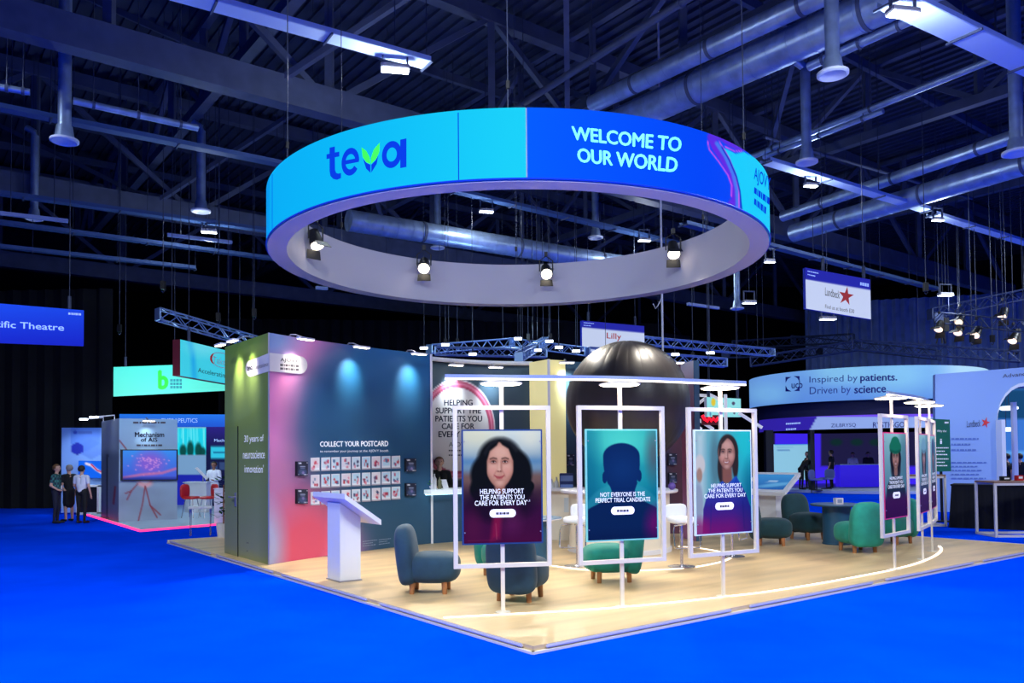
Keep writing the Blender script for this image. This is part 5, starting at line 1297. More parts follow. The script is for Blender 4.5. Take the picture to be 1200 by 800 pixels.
e = empty('plinth', pb2, 0, 'white plinth block beside the olive wall', 'plinth')
MB().bbox((0, .2, ph_/2), (.36, .36, ph_), .01).build('plinth_body', M_white, e); MB().box((0, .2, ph_+.01), (.4, .4, .02)).build('plinth_top', M_white, e)
# white stool table on the platform's rear left corner
e = empty('side_table', G(235, 627, PZ), .3, 'white square table on chrome tube legs behind the olive wall', 'table')
MB().bbox((0, 0, .66), (.52, .42, .05), .012).build('table_top', M_white, e)
for sx in (-1, 1):
    MB().tube([(sx*.22, -.17, 0), (sx*.22, -.17, .62), (sx*.22, .17, .62), (sx*.22, .17, 0), (sx*.22, -.17, .012)], .014, 6).build('leg_frame', M_chrome, e)
MB().tube([(-.22, -.17, .2), (.22, -.17, .2)], .012, 6).build('stretcher', M_chrome, e)
# potted plant peeking out beside the olive wall
pq = G(262, 629, PZ)
e = empty('potted_plant', pq, 0, 'dark green potted plant peeking out behind the olive wall', 'plant')
MB().lathe([(.13, 0), (.17, .32), (.15, .32), (.14, .27)], n=20).build('pot', M_white, e, smooth=True)
MB().cyl((0, 0, .25), (0, 0, 1.2), .018, 8).build('stem', M_leg, e)
lf = MB()
for i in range(90):
    a_ = random.uniform(0, 6.28); z_ = random.uniform(.4, 1.35); r_ = random.uniform(.02, .12); d_ = Vector((math.cos(a_), math.sin(a_), random.uniform(-.3, .6))).normalized(); s_ = Vector((-math.sin(a_), math.cos(a_), 0)); L_ = random.uniform(.12, .24)
    c_ = Vector((r_*math.cos(a_), r_*math.sin(a_), z_)); lf.add([c_, c_+d_*L_*.5+s_*.045, c_+d_*L_, c_+d_*L_*.5-s_*.045], [(0, 1, 2, 3)])
lf.build('foliage', mat('dark_leaf', C(30, 84, 40), .55), e)['kind'] = 'stuff'
lamp('left_stand_fill', 'POINT', AY(190, 470, 27.5), 260, (.65, .85, 1), .3)  # added fill lamp without a fitting, brightens the left stand
lamp('left_aisle_fill', 'SPOT', AY(160, 330, 17.5), 900, (.75, .9, 1), .3, AY(170, 560, 24), 50)  # added fill spot without a fitting, lifts the pillar and people

# ------------------------------------------------------------------ right background: round stand with curved header
UC = AY(1012, 500, 41.5); UC.z = 0; UR = 5.6
us = empty('round_stand', UC, 0, 'round exhibition stand with curved pale blue header and violet interior', 'exhibition stand')
z1_, z0_ = ZY(1012, 429, 36.2), ZY(1012, 468, 36.2)
M_lilac = mat('lilac_white', C(190, 205, 245), .5); M_violet = mat('violet_wall', C(66, 44, 214), .5, emit=C(50, 30, 226), es=.6); M_navy = mat('navy_band', C(16, 16, 70), .6)  # violet carries a glow in place of violet light on the counter
def band(name, r, z0, z1, t0, t1, cols, m, nx=200, ny=40):
    def pos(S, T):
        k = math.radians(t0)+math.radians(t1-t0)*S; return UC.x+r*np.sin(k), UC.y-r*np.cos(k), z1-(z1-z0)*T
    return paint(name, pos, nx, ny, cols, m, us)
def uc_cols(px, py):
    a = Art(px, py, (110, 160, 232)); a.c = a.grad((120, 176, 240), (96, 146, 226), 428, 472); a.lay((150, 220, 246), a.ell(985, 436, 30, 14, 1)*.6); a.lay((150, 220, 246), a.ell(1050, 440, 40, 20, 1.2)*.6); a.lay((140, 210, 246), a.ell(900, 462, 26, 12, 1.2)*.5); a.lay((196, 236, 250), sm(px, 1085, 1130)*.8); return a.c
band('curved_header', UR, z0_, z1_, -110, 110, uc_cols, M_signprint)
MB().lathe([(UR-.05, z0_), (UR-.05, z1_-.05), (UR-.25, z1_-.05), (UR-.25, z0_)], (0, 0, 0), 64).build('header_core', M_navy, us, smooth=True)
def ub_cols(px, py):
    a = Art(px, py, (150, 176, 236)); a.lay((52, 36, 170), a.poly([(880, 480), (962, 480), (944, 512), (880, 512)], 1)); a.lay((110, 60, 240), np.clip((489-py)/1.5, 0, 1)*.8); return a.c
zb1, zb0 = ZY(990, 486, 36.6), ZY(990, 502, 36.6)
band('inner_header', UR-.35, zb0, zb1, -95, 95, ub_cols, M_signprint)
MB().lathe([(UR-.4, zb0), (UR-.4, z0_+.1), (UR-.5, z0_+.1), (UR-.5, zb0)], (0, 0, 0), 64).build('soffit_band', M_navy, us, smooth=True)
MB().lathe([(UR-.3, 0), (UR-.3, .12), (UR-.35, .14)], (0, 0, 0), 64).build('stand_floor', M_lilac, us, smooth=True)
def inner_cols(px, py):
    a = Art(px, py, (58, 36, 214)); a.lay((28, 26, 60), a.rect(962, 500, 1100, 546, 2)); 
    for x_ in (980, 1004, 1026): a.lay((14, 40, 40), a.ell(x_, 518, 7, 4, .6))
    a.lay((24, 20, 50), a.rect(880, 490, 908, 580, 2)); return a.c
band('inner_wall', 4.6, .14, zb1, 100, 260, inner_cols, print_mat('violet_interior', 1.1, .7))  # wall colour glows to stand in for the stand's violet lighting
usurf = lambda px, py: AY(px, py, UC.y-UR)
def hs(r):
    def f(px, py):
        d = ray(px, py); ox, oy = -UC.x, -UC.y; A = d.x**2+d.y**2; B = 2*(ox*d.x+oy*d.y); Cc = ox*ox+oy*oy-r*r; return CAM+d*((-B-math.sqrt(max(B*B-4*A*Cc, 0)))/(2*A))
    return f
M_uct = mat('header_navy_ink', C(30, 44, 150), .6); M_uct2 = mat('header_blue_ink', C(60, 90, 176), .6)
text_on('header_lettering', 'Inspired by', ((948.5, 441), (1005, 438.5), (1005, 448.5), (948.5, 450.5)), hs(UR), M_uct2, us, off=.04)
text_on('header_lettering', 'patients.', ((1008, 438.5), (1051.5, 437.5), (1051.5, 448.5), (1008, 449)), hs(UR), M_uct, us, off=.04, bold=.025)
text_on('header_lettering', 'Driven by', ((948.8, 453.5), (997, 451.5), (997, 462.5), (948.8, 464.5)), hs(UR), M_uct2, us, off=.04)
text_on('header_lettering', 'science.', ((1001, 452), (1041, 450.5), (1041, 459.5), (1001, 461)), hs(UR), M_uct, us, off=.04, bold=.025)
for (x, y) in ((920.5, 441.5), (937, 440.5), (920.5, 458.5), (937, 458)):
    sx, sy = (1 if x < 930 else -1), (1 if y < 450 else -1); poly_on('logo_corner', [(x, y), (x+sx*7, y), (x+sx*2.5, y+sy*2.5), (x, y+sy*7)], hs(UR), M_uct, us, .04)
text_on('logo_lettering', 'ucb', ((927.5, 446.5), (940.5, 446), (940.5, 454.5), (927.5, 455)), hs(UR), M_uct, us, off=.05, bold=.012)
text_on('inner_lettering', 'ZILBRYSQ', ((974, 496.3), (1003, 495.5), (1003, 500.5), (974, 501.3)), hs(UR-.35), M_uct, us, off=.05)
text_on('inner_lettering', 'RYSTIGGO', ((1023, 494.5), (1060, 494), (1060, 500.5), (1023, 501)), hs(UR-.35), M_uct, us, off=.05, bold=.015)
text_on('inner_lettering', '#2', ((921, 495.5), (938, 494.5), (938, 503), (921, 504)), hs(UR-.35), M_pale, us, off=.05)
for px in (901, 951): 
    p = AY(px, 540, 38.2); MB().box((p.x, p.y, zb0/2), (.35 if px == 901 else .2, .35, zb0)).build('pillar', M_black, us, world=True)
# things inside the round stand
Q = vboard(907, 520.5, 562, 949, 520, 562, 40.2, 40.2); SF = .14
def pcs(px, py):
    a = Art(px, py, (150, 210, 236)); a.lay((90, 140, 200), a.rect(911, 524, 930, 525, .8)); a.lay((90, 140, 200), a.rect(911, 527, 926, 528, .8)); a.lay((40, 140, 226), a.rect(907, 505, 949, 521, 1)); return a.c
board('info_board', Q, .1, 'pale cyan info panel inside the violet round stand', 'display panel', pcs, nx=30, ny=24)
ctp = AY(1010, 560, 41.6)
e = empty('stand_counter', (ctp.x, ctp.y, SF), 0, 'violet counter inside the round stand', 'counter')
MB().bbox((0, 0, .55), (2.5, .6, 1.1), .03).build('counter_body', M_violet, e); MB().box((0, -.05, 1.12), (2.6, .75, .05)).build('counter_top', M_lilac, e)
M_shell = mat('grey_shell', C(110, 120, 190), .5)
for i, (px, Y, f) in enumerate([(957, 37.6, (.6, -.6)), (968.5, 39.0, (-.8, -.4))]):
    p = AY(px, 570, Y); e = empty('shell_chair', (p.x, p.y, SF), math.atan2(f[0], -f[1]), f'grey shell chair inside the round stand, {"left" if i == 0 else "right"} one', 'chair', 'grey shell chairs')
    MB().se((0, 0, .5), (.30, .28, .06), .6, .6, 24, 10).build('seat', M_shell, e, smooth=True); MB().se((0, .24, .72), (.3, .06, .24), .6, .6, 24, 12).build('backrest', M_shell, e, smooth=True)
    MB().lathe([(.26, 0), (.25, .03), (.03, .05)], n=20).build('base', M_black, e); MB().cyl((0, 0, .04), (0, 0, .48), .03, 8).build('column', M_black, e)
for px, Y, f, h_, lab, top, kw in ((939, 38.4, (.9, .2), 1.78, 'person in black leaning forward at the info panel', M_blackcloth, dict(lean=math.radians(38), arms='front')),
        (946.5, 39.2, (-.9, -.1), 1.8, 'person in black standing beside the leaning one', M_blackcloth, dict(arms='down')),
        (974.5, 39.6, (-.7, .6), 1.86, 'person in dark clothes walking through the violet stand', M_blackcloth, dict(arms='down')),
        (1018, 42.6, (-.2, -1), 1.76, 'person in dark top behind the violet counter', M_navycloth, dict(arms='front')),
        (1000, 42.8, (-.2, -1), 1.74, 'person with light top behind the violet counter', M_whitecloth, dict(arms='front'))):
    p = AY(px, 570, Y); P_((p.x, p.y, SF), f, h_, lab, top, M_blackcloth, hair=M_hair, vox=.026, **kw)
lamp('violet_stand_light', 'POINT', (UC.x-1, UC.y-1.5, zb1-.3), 900, (.36, .26, 1), .3)

# ------------------------------------------------------------------ right: white wall with arch, tables
ap = [(1096, 438.5), (1330, 420), (1330, 606), (1236, 604), (1236, 492)]+[(1202+34*math.cos(math.radians(t)), 492-44*math.sin(math.radians(t))) for t in range(15, 180, 15)]+[(1168, 492), (1168, 601), (1096, 598)]
A0, A1 = AY(1096, 520, 25.5), AY(1330, 520, 24.0); an_ = (A1-A0).cross(Vector((0, 0, 1))).normalized()
asf = lambda px, py: AP(px, py, A0, an_)
aw = empty('exhibit_wall', Vector((A0.x, A0.y, 0)), 0, 'pale blue white exhibit wall with an arched opening at the right edge', 'exhibit wall')
pts3 = [asf(*p) for p in ap]
for p in pts3:
    if p.z < .6: p.z = 0.0
MB().slab(pts3, .35).build('wall_panel', mat('pale_blue_white', C(150, 178, 226), .6), aw, world=True)
arch_in = [asf(*p) for p in ap[4:-2]]; b = MB(); an2 = an_ if an_.dot(CAM-A0) > 0 else -an_
for p, q in zip(arch_in[:-1], arch_in[1:]): b.slab([p+an2*.03, q+an2*.03, q+an2*.03+Vector((0, 0, -.10)), p+an2*.03+Vector((0, 0, -.10))], .45)
b.build('arch_trim', M_white, aw, world=True)
for x in (1169.5,): 
    p = asf(x, 500); MB().bar((p.x, p.y-.03, 0), (p.x, p.y-.03, arch_in[-1].z), .12, .5, up=(0, 1, 0)).build('arch_trim', M_white, aw, world=True)
star(1155, 495, 7, asf, aw, .03, .36, -75); text_on('script_lettering', 'Lundbeck', ((1133, 493), (1149, 491.5), (1149, 499.5), (1133, 500.5)), asf, M_dtext, aw, off=.03)
text_on('wall_lettering', 'Advancing', ((1175, 438.5), (1212, 434), (1212, 440.5), (1175, 444)), asf, M_gtext, aw, off=.03)
M_faint2 = mat('pale_blue_ink', C(96, 124, 190), .6)
for s_, q in (('#3', bx(1115, 513, 1147, 528)), ('#5', bx(1115, 541, 1156, 561))): text_on('wall_lettering', s_, q, asf, M_faint2, aw, off=.03)
lamp('arch_wall_wash', 'SPOT', AY(1150, 430, 21), 420, (.55, .72, 1), .2, AY(1150, 520, 25), 80)
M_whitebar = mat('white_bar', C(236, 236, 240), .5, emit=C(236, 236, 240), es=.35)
# room behind the arch
Q = vboard(1150, 455, 606, 1290, 455, 606, 30.5, 30.5)
def arc_(px, py):
    a = Art(px, py, (60, 120, 200)); a.lay((20, 70, 110), a.rect(1150, 455, 1300, 490, 2)); a.lay((120, 190, 236), a.rect(1150, 512, 1300, 514, 1)); a.lay((110, 180, 230), a.rect(1150, 530, 1300, 532, 1)); return a.c
board('info_board', Q, .1, 'blue lit back panel with shelves seen through the arch', 'display panel', arc_, nx=40, ny=40)
for i, (px, py, w_) in enumerate([(1182, 478.5, 20), (1179, 503.5, 13)]):
    p = AY(px, py, 27.5); r_ = w_/2/F*27.5
    e = empty('pendant_lamp', p, 0, f'glowing white round pendant lamp behind the arch, {"upper" if i == 0 else "lower"} one', 'lamp', 'pendant lamps behind the arch')
    MB().lathe([(r_*.7, -.06), (r_, -.02), (r_, .04), (r_*.7, .08)], n=28).build('lamp_shade', mat('lamp_soft_white', C(240, 246, 255), .4, emit=C(232, 242, 255), es=1.4) if 'lamp_soft_white' not in MATS else MATS['lamp_soft_white'], e, smooth=True)
    MB().cyl((0, 0, .08), (0, 0, 15.42-p.z), .01, 6).build('cord', M_wire, e)
p = AY(1189, 520, 26.6); e = empty('display_post', (p.x, p.y, 0), 0, 'white post standing inside the arched opening', 'post'); MB().box((0, 0, 1.75), (.13, .13, 3.5)).build('post_body', M_white, e); MB().box((0, 0, .02), (.3, .3, .04)).build('foot_plate', M_white, e)
for px, Y, f, lab, hr in ((1180, 28.2, (-.5, .6), 'person in black seen through the arch, left of the white post', M_hair), (1195.5, 28.0, (.4, .8), 'person in black seen through the arch, right of the white post', M_hair)):
    p = AY(px, 560, Y); P_((p.x, p.y, 0), f, 1.8, lab, M_blackcloth, M_blackcloth, hair=hr, vox=.024)
# pale sign, red sign and white cross bars in the gap behind the third picture stand
Q = vboard(828.3, 465, 488.3, 868, 467, 488.6, 24.0)
def psc(px, py):
    a = Art(px, py, (150, 232, 230)); a.lay((236, 206, 60), a.ell(836, 471, 2.6, 4.6, .4)); a.lay((80, 150, 190), a.ell(832.5, 485, 1.1, 2.4, .5)); a.lay((80, 70, 100), a.ell(859.5, 472.5, 1.8, 2, .5)); a.lay((90, 90, 120), a.ell(860.5, 484, 1.2, 1.2, .5)); a.lay((110, 140, 160), a.rect(846, 472, 851, 474, .8)); a.lay((200, 150, 160), a.rect(842, 480.5, 862, 481.5, .8)*.7); return a.c
e, sf = board('hanging_banner', Q, .08, 'small pale turquoise sign with a yellow drop behind the laughing woman picture stand', 'banner', psc, wires=(.05, .9), nx=50, ny=30)
e = empty('sign_frame', AY(848, 520, 24.4)*1.0, 0, 'white crossed bars behind the small turquoise sign', 'frame')
for x0, y0, x1, y1 in ((812, 462.5, 830, 463.5), (814, 476, 830, 464), (830, 461.5, 843, 468), (812, 487, 836, 503), (866, 484, 893, 501), (812, 496, 822, 503), (850, 462, 850, 600)): MB().bar(AY(x0, y0, 24.4), AY(x1, y1, 24.4) if y1 < 600 else Vector((AY(x0, y0, 24.4).x, AY(x0, y0, 24.4).y, 0)), .085).build('bar', M_whitebar, e, world=True)
p0_ = AY(832, 490, 24.2)
e = empty('neon_sign', p0_, 0, 'red glowing sign below the small turquoise sign', 'sign')
MB().tube([AY(823, 486.5, 24.2), AY(826, 491, 24.2), AY(829, 493.5, 24.2), AY(831, 489.5, 24.2), AY(833.5, 493, 24.2), AY(836, 490, 24.2), AY(838.5, 493, 24.2), AY(842, 489.5, 24.2)], .05, 8).build('neon_tube', mat('red_neon', C(230, 20, 40), .4, emit=C(240, 16, 40), es=1.6), e, smooth=True, world=True)
MB().bar(AY(822, 492, 24.3), AY(843, 492, 24.3), .05, .3).build('back_plate', mat('dark_red_plate', C(90, 10, 24), .5), e, world=True); MB().cyl(AY(832, 488, 24.35), Vector((AY(832, 488, 24.35).x, AY(832, 488, 24.35).y, 15.4)), .008, 5).build('drop_cable', M_wire, e, world=True)
# green sign
Q = vboard(1093, 490.5, 552.5, 1113.5, 491.5, 552, 21.5)
e, sf = board('standing_sign', Q, .06, 'narrow green standing sign with white text beside the picture stands', 'sign', flat((16, 124, 84)), m=M_print, nx=10, ny=20)
for s_, q in (('Why the', bx(1098, 503.5, 1109, 507)), ('i', bx(1101.5, 514, 1104, 520)), ('#3', bx(1097, 524, 1111.5, 533)), ('#3', bx(1097, 537, 1111.5, 546)), ('#1', bx(1107, 494, 1111.5, 496))): text_on('sign_lettering', s_, q, sf, M_wtext, e, off=.02, align='CENTER')
p = (Q[2]+Q[3])/2; MB().box((p.x, p.y+.06, p.z/2), (.06, .04, p.z)).build('sign_post', M_black, e, world=True); MB().box((p.x, p.y+.06, .02), (.4, .3, .04)).build('sign_foot', M_black, e, world=True)
# black draped table
d0, d1 = G(1113, 618, 0), G(1215, 622, 0); dz = ZY(1140, 567, d0.y)
e = empty('draped_table', d0, 0, 'long table covered by a floor-length black cloth', 'table')
t = (d1-d0).normalized(); nb2 = Vector((-t.y, t.x, 0)); L = (d1-d0).length; vs = []; fs = []; n_ = 70
loop = [(L*i/n_, .006*math.sin(i*1.7)+.012*math.sin(i*.6)) for i in range(n_+1)]+[(L+.02*math.sin(i*2), .9*i/20) for i in range(1, 21)]+[(L*(1-i/n_), .9) for i in range(1, n_+1)]+[(.03*math.sin(i*1.9), .9*(1-i/20)) for i in range(1, 20)]
for x, y in loop:
    P0_ = d0+t*x+nb2*y; c_ = d0+t*min(max(x, .05), L-.05)+nb2*min(max(y, .06), .84); vs += [P0_, c_+Vector((0, 0, dz-.03))]
m_ = len(loop)
for i in range(m_): j = (i+1) % m_; fs.append((2*i, 2*j, 2*j+1, 2*i+1))
MB().add(vs, fs).build('cloth_skirt', M_drape, e, smooth=True, world=True)
MB().slab([d0+t*.03+nb2*.04+Vector((0, 0, dz)), d1-t*.03+nb2*.04+Vector((0, 0, dz)), d1-t*.03+nb2*.86+Vector((0, 0, dz)), d0+t*.03+nb2*.86+Vector((0, 0, dz))], .04, n=(0, 0, 1)).build('cloth_top', M_drape, e, world=True)
# white tube frame tables
M_oaktop = mat('oak_table_top', C(150, 112, 84), .5, vary=.15, scale=6)
def frame_table(loc, rz, w_, d_, h_, lab):
    e = empty('high_table', loc, rz, lab, 'table', 'white tube frame high tables')
    MB().box((w_/2, d_/2, h_+.02), (w_+.04, d_+.04, .04)).build('table_top', M_oaktop, e)
    for x in (0, w_):
        for y in (0, d_): MB().box((x, y, h_/2), (.05, .05, h_)).build('leg', M_white_metal, e)
    for y in (0, d_): MB().box((w_/2, y, .025), (w_, .05, .05)).build('floor_rail', M_white_metal, e); MB().box((w_/2, y, h_-.025), (w_, .05, .05)).build('top_rail', M_white_metal, e)
    for x in (0, w_): MB().box((x, d_/2, .025), (.05, d_, .05)).build('floor_rail', M_white_metal, e)
    return e
f0 = G(1167.5, 629.5, 0); frame_table(f0, -.05, 1.7, .8, ZY(1166, 565, f0.y)-.02, 'high table with white tube frame and wood top at the right edge')
f1 = G(1063, 617, 0); frame_table(f1, .0, .98, .55, ZY(1085, 557, f1.y)-.02, 'high table with white tube frame behind the right picture stands')
p = f0+Vector((.75, .35, ZY(1166, 565, f0.y)+.02))
e = empty('card_box', p, .2, 'small red and white box on the high table at the right edge', 'box'); MB().bbox((0, 0, .06), (.16, .1, .12), .006).build('box_body', M_redsh, e); MB().box((0, -.051, .07), (.1, .004, .05)).build('box_label', M_white, e)
e = empty('card_box', p+Vector((-.28, .05, 0)), .1, 'small dark box on the high table at the right edge', 'box'); MB().bbox((0, 0, .05), (.2, .12, .10), .006).build('box_body', M_black, e); MB().box((0, -.061, .05), (.12, .004, .03)).build('box_label', M_white, e)
# ------------------------------------------------------------------ under the roof: trays, ducts, pipes, lamps, trusses
def ext(a, b, k0, k1): return a-(b-a)*k0, b+(b-a)*k1
def tray(p0, p1, z, w_, lab, k=(0, 0), m=None):
    a_, b_ = ext(G(*p0, z), G(*p1, z), *k); t = (b_-a_).normalized(); s = Vector((-t.y, t.x, 0))
    e = empty('cable_tray', a_, 0, lab, 'cable tray', 'cable trays under the roof')
    MB().bar(a_, b_, w_, .02).build('tray_bed', m or M_tray, e, world=True)
    for sg in (-1, 1): MB().bar(a_+s*sg*w_/2+Vector((0, 0, .05)), b_+s*sg*w_/2+Vector((0, 0, .05)), .02, .1).build('tray_side', m or M_tray, e, world=True)
    n_ = max(2, int((b_-a_).length/2.2))
    for i in range(n_+1):
        p = a_+(b_-a_)*(i/n_); MB().bar(p-s*w_*.62-Vector((0, 0, .03)), p+s*w_*.62-Vector((0, 0, .03)), .04).build('support_bracket', M_steel, e, world=True); MB().cyl(p, p+Vector((0, 0, 15.42-z)), .012, 5).build('hanger_rod', M_wire, e, world=True)
tray((218, -2), (500, 76), 10.4, .42, 'bright blue cable tray left of the ring sign', (.35, 0))
tray((1068, 12), (1200, 75), 9.6, .55, 'wide bright cable tray in the upper right corner', (.15, .6))
tray((897, 190), (1085, 247), 10.2, .36, 'pale blue cable tray right of the ring sign', (0, .0))
tray((1092, 252), (1200, 285), 10.2, .36, 'pale blue cable tray at the right edge below the upper trays', (0, .5))
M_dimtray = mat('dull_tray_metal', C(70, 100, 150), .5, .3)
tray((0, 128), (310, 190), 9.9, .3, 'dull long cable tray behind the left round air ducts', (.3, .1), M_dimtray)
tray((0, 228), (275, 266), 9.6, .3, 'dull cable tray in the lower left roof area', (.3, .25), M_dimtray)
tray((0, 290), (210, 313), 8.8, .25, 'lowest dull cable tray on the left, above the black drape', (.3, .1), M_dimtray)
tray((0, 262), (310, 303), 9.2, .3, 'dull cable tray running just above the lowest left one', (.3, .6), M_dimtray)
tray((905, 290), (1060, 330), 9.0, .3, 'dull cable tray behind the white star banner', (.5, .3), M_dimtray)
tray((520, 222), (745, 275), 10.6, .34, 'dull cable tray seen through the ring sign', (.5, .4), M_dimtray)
# spiral ducts
def duct(p0, p1, z, r, lab, k=(0, 0), step=.55):
    a_, b_ = ext(G(*p0, z), G(*p1, z), *k); e = empty('air_duct', a_, 0, lab, 'air duct', 'big round air ducts')
    MB().cyl(a_, b_, r, 24).build('duct_tube', M_duct, e, smooth=True, world=True)
    t = (b_-a_).normalized(); L = (b_-a_).length; rb_m = MB()
    for i in range(int(L/step)): p = a_+t*i*step; rb_m.cyl(p, p+t*.03, r*1.025, 24)
    rb_m.build('spiral_seams', M_duct, e, smooth=True, world=True)['kind'] = 'stuff'
    for s in (.2, .5, .8): p = a_+(b_-a_)*s; MB().cyl(p, p+t*.09, r*1.05, 24).build('duct_collar', M_steel, e, smooth=True, world=True)
duct((1040, 2), (760, 128), 11.6, .42, 'thick galvanised spiral duct descending to the ring sign', (.4, .9))
duct((952, 0), (800, 72), 11.9, .24, 'thin spiral duct above the thick one', (.4, .9))
duct((1200, 192), (1040, 240), 10.4, .34, 'spiral duct in the right roof area, lower of two', (.5, .9))
duct((1130, 180), (1000, 225), 10.9, .2, 'thin spiral duct in the right roof area, upper of two', (.6, .8))
duct((470, 268), (720, 308), 9.6, .35, 'dim duct seen through the ring sign opening', (.2, .2))
def pipe(pts, z, r, lab, m=None, k=(0, 0)):
    P = [G(x, y, z) for x, y in pts]; P[0], P[-1] = (P[0]-(P[1]-P[0])*k[0]), (P[-1]+(P[-1]-P[-2])*k[1])
    e = empty('pipe', P[0], 0, lab, 'pipe', 'thin roof pipes'); MB().tube(P, r, 10).build('pipe_tube', m or M_duct, e, smooth=True, world=True)
    t = (P[-1]-P[0]); 
    for s in (.15, .5, .85): p = P[0]+t*s; MB().cyl(p, p+Vector((0, 0, 15.42-z)), .012, 5).build('hanger_rod', M_wire, e, world=True); MB().cyl(p-t.normalized()*.03, p+t.normalized()*.03, r*1.25, 10).build('pipe_clamp', M_steel, e, world=True)
pipe([(1168, 68), (895, 178)], 10.8, .085, 'long straight pipe between the right round diffusers', k=(.2, .15))
pipe([(1035, 130), (895, 184)], 10.6, .07, 'short pipe just below the long straight pipe')
pipe([(1062, 26), (948, 78)], 11.2, .11, 'bright pipe leading to the right elbow duct', k=(.1, 0))
pipe([(-20, 99), (35, 108)], 9.6, .07, 'short bright pipe at the upper left edge')
pipe([(86, 118), (232, 150)], 9.8, .08, 'bright pipe leading to the left elbow duct')
pipe([(800, 2), (612, 122)], 12.3, .10, 'dark roof pipe above the ring sign', M_steel, k=(.2, .2))
pipe([(895, 160), (1080, 215)], 12.0, .06, 'thin dark pipe right of the ring sign', M_steel, k=(0, .4))
def light_bar(p0, p1, z, lab):
    a_, b_ = G(*p0, z), G(*p1, z); e = empty('light_bar', a_, 0, lab, 'light fitting', 'unlit tube fittings'); MB().bar(a_, b_, .12, .1).build('bar_body', mat('pale_grey_fitting', C(150, 170, 215), .5) if 'pale_grey_fitting' not in MATS else MATS['pale_grey_fitting'], e, world=True)
    for s in (.2, .8): p = a_+(b_-a_)*s; MB().cyl(p, p+Vector((0, 0, 15.42-z)), .012, 5).build('hanger_rod', M_wire, e, world=True)
light_bar((-5, 249), (80, 259), 8.9, 'pale tube fitting at the left edge below the small diffuser'); light_bar((196, 275), (272, 284), 9.0, 'pale tube fitting left of the ring sign'); light_bar((806, 356), (842, 361), 7.6, 'pale tube fitting right below the ring sign'); light_bar((370, 337), (384, 338), 7.8, 'small pale tube fitting below the left ring edge')
light_bar((1180, 72), (1115, 20), 10.9, 'slim pale tube fitting beside the wide tray')
# vertical drop ducts with round diffusers
def diffuser(px, py, Y, r, lab, top=15.42, elbow=None):
    p = AY(px, py, Y); e = empty('air_diffuser', p, 0, lab, 'air diffuser', 'round ceiling diffusers'); h_ = top-p.z if elbow is None else elbow
    MB().cyl((0, 0, .35), (0, 0, h_), r*.46, 18).build('drop_duct', M_duct, e, smooth=True)
    MB().lathe([(r*.55, .35), (r*.62, .2), (r*.7, .08)], n=28).build('neck', M_duct, e, smooth=True)
    MB().lathe([(r*.6, .09), (r, .05), (r, .0), (r*.85, -.02), (r*.6, .04)], n=28).build('face_ring', mat('diffuser_white', C(228, 236, 250), .5) if 'diffuser_white' not in MATS else MATS['diffuser_white'], e, smooth=True)
    if elbow: MB().cyl((.1, 0, elbow), (.1, 0, 15.42-p.z), .012, 5).build('hanger_rod', M_wire, e)
    if elbow: MB().tube([(0, 0, elbow-.05), (-.03*1, 0, elbow+.12), (-.25, -.05, elbow+.25)], r*.4, 12).build('elbow', M_duct, e, smooth=True)
diffuser(75.5, 166, 18.0, .30, 'round air diffuser on a long duct in the upper left')
diffuser(40, 257, 26.5, .27, 'small round air diffuser at the far left edge', elbow=2.8)
diffuser(235.5, 248, 25.5, .30, 'round air diffuser below an elbow left of the ring sign', elbow=2.6)
diffuser(976, 88, 16.2, .31, 'round air diffuser on a thick duct in the upper right')
diffuser(945.5, 191, 21.5, .29, 'round air diffuser below an elbow right of the ring sign', elbow=2.5)
diffuser(1192, 180, 19.0, .33, 'round air diffuser at the right edge')
diffuser(513, 291, 33, .30, 'round air diffuser seen through the ring sign, left one'); diffuser(698, 279, 32, .30, 'round air diffuser seen through the ring sign, right one'); diffuser(864, 362, 34, .28, 'distant air diffuser right below the ring sign', top=11)
# floodlights
def flood(px, py, z, w_, lab, Y=None, energy=0, top=None):
    p = AY(px, py, Y) if Y else G(px, py, z); e = empty('floodlight', p, .2, lab, 'floodlight', 'hall floodlights')
    MB().bbox((0, 0, .05), (w_, w_*.42, .1), .02).build('lamp_housing', M_grey, e); MB().box((0, -.01, -.012), (w_*.92, w_*.38, .02)).build('lamp_glass', M_coolglow, e)
    for s in (-1, 1): MB().box((s*w_*.42, 0, .25), (.03, .06, .35)).build('bracket', M_steel, e)
    MB().box((0, 0, .43), (w_*.9, .06, .04)).build('bracket_bar', M_steel, e); MB().cyl((0, 0, .45), (0, 0, 15.42-p.z), .012, 5).build('hanger_rod', M_wire, e)
    if energy: lamp('floodlight_glow', 'POINT', p-Vector((0, 0, .25)), energy, HALL, .25)
for px, py, z, w_, lab, en in ((463, 82, 10.1, .62, 'bright floodlight under the tray left of the ring sign', 240), (1058, 17, 9.3, .55, 'bright floodlight in the upper right corner', 240), (950, 218, 9.9, .42, 'floodlight under the tray right of the ring sign', 150), (1099, 258, 9.9, .42, 'floodlight under the right edge tray', 150),
        (570, 248, 10.2, .5, 'floodlight seen through the ring sign, left one', 120), (755, 282, 10.2, .5, 'floodlight seen through the ring sign, right one', 120), (245, 272, 9.3, .5, 'dim floodlight beside the pale tube fitting left of the ring', 120), (902, 307, 8.0, .35, 'small floodlight right below the ring edge', 0), (878, 355, 7.4, .5, 'floodlight below the ring on the right', 0), (970, 374, 6.8, .6, 'floodlight under the white star banner', 0), (1108, 346, 8.0, .6, 'floodlight at the head of the right spotlight truss', 60)):
    flood(px, py, z, w_, lab, energy=en)
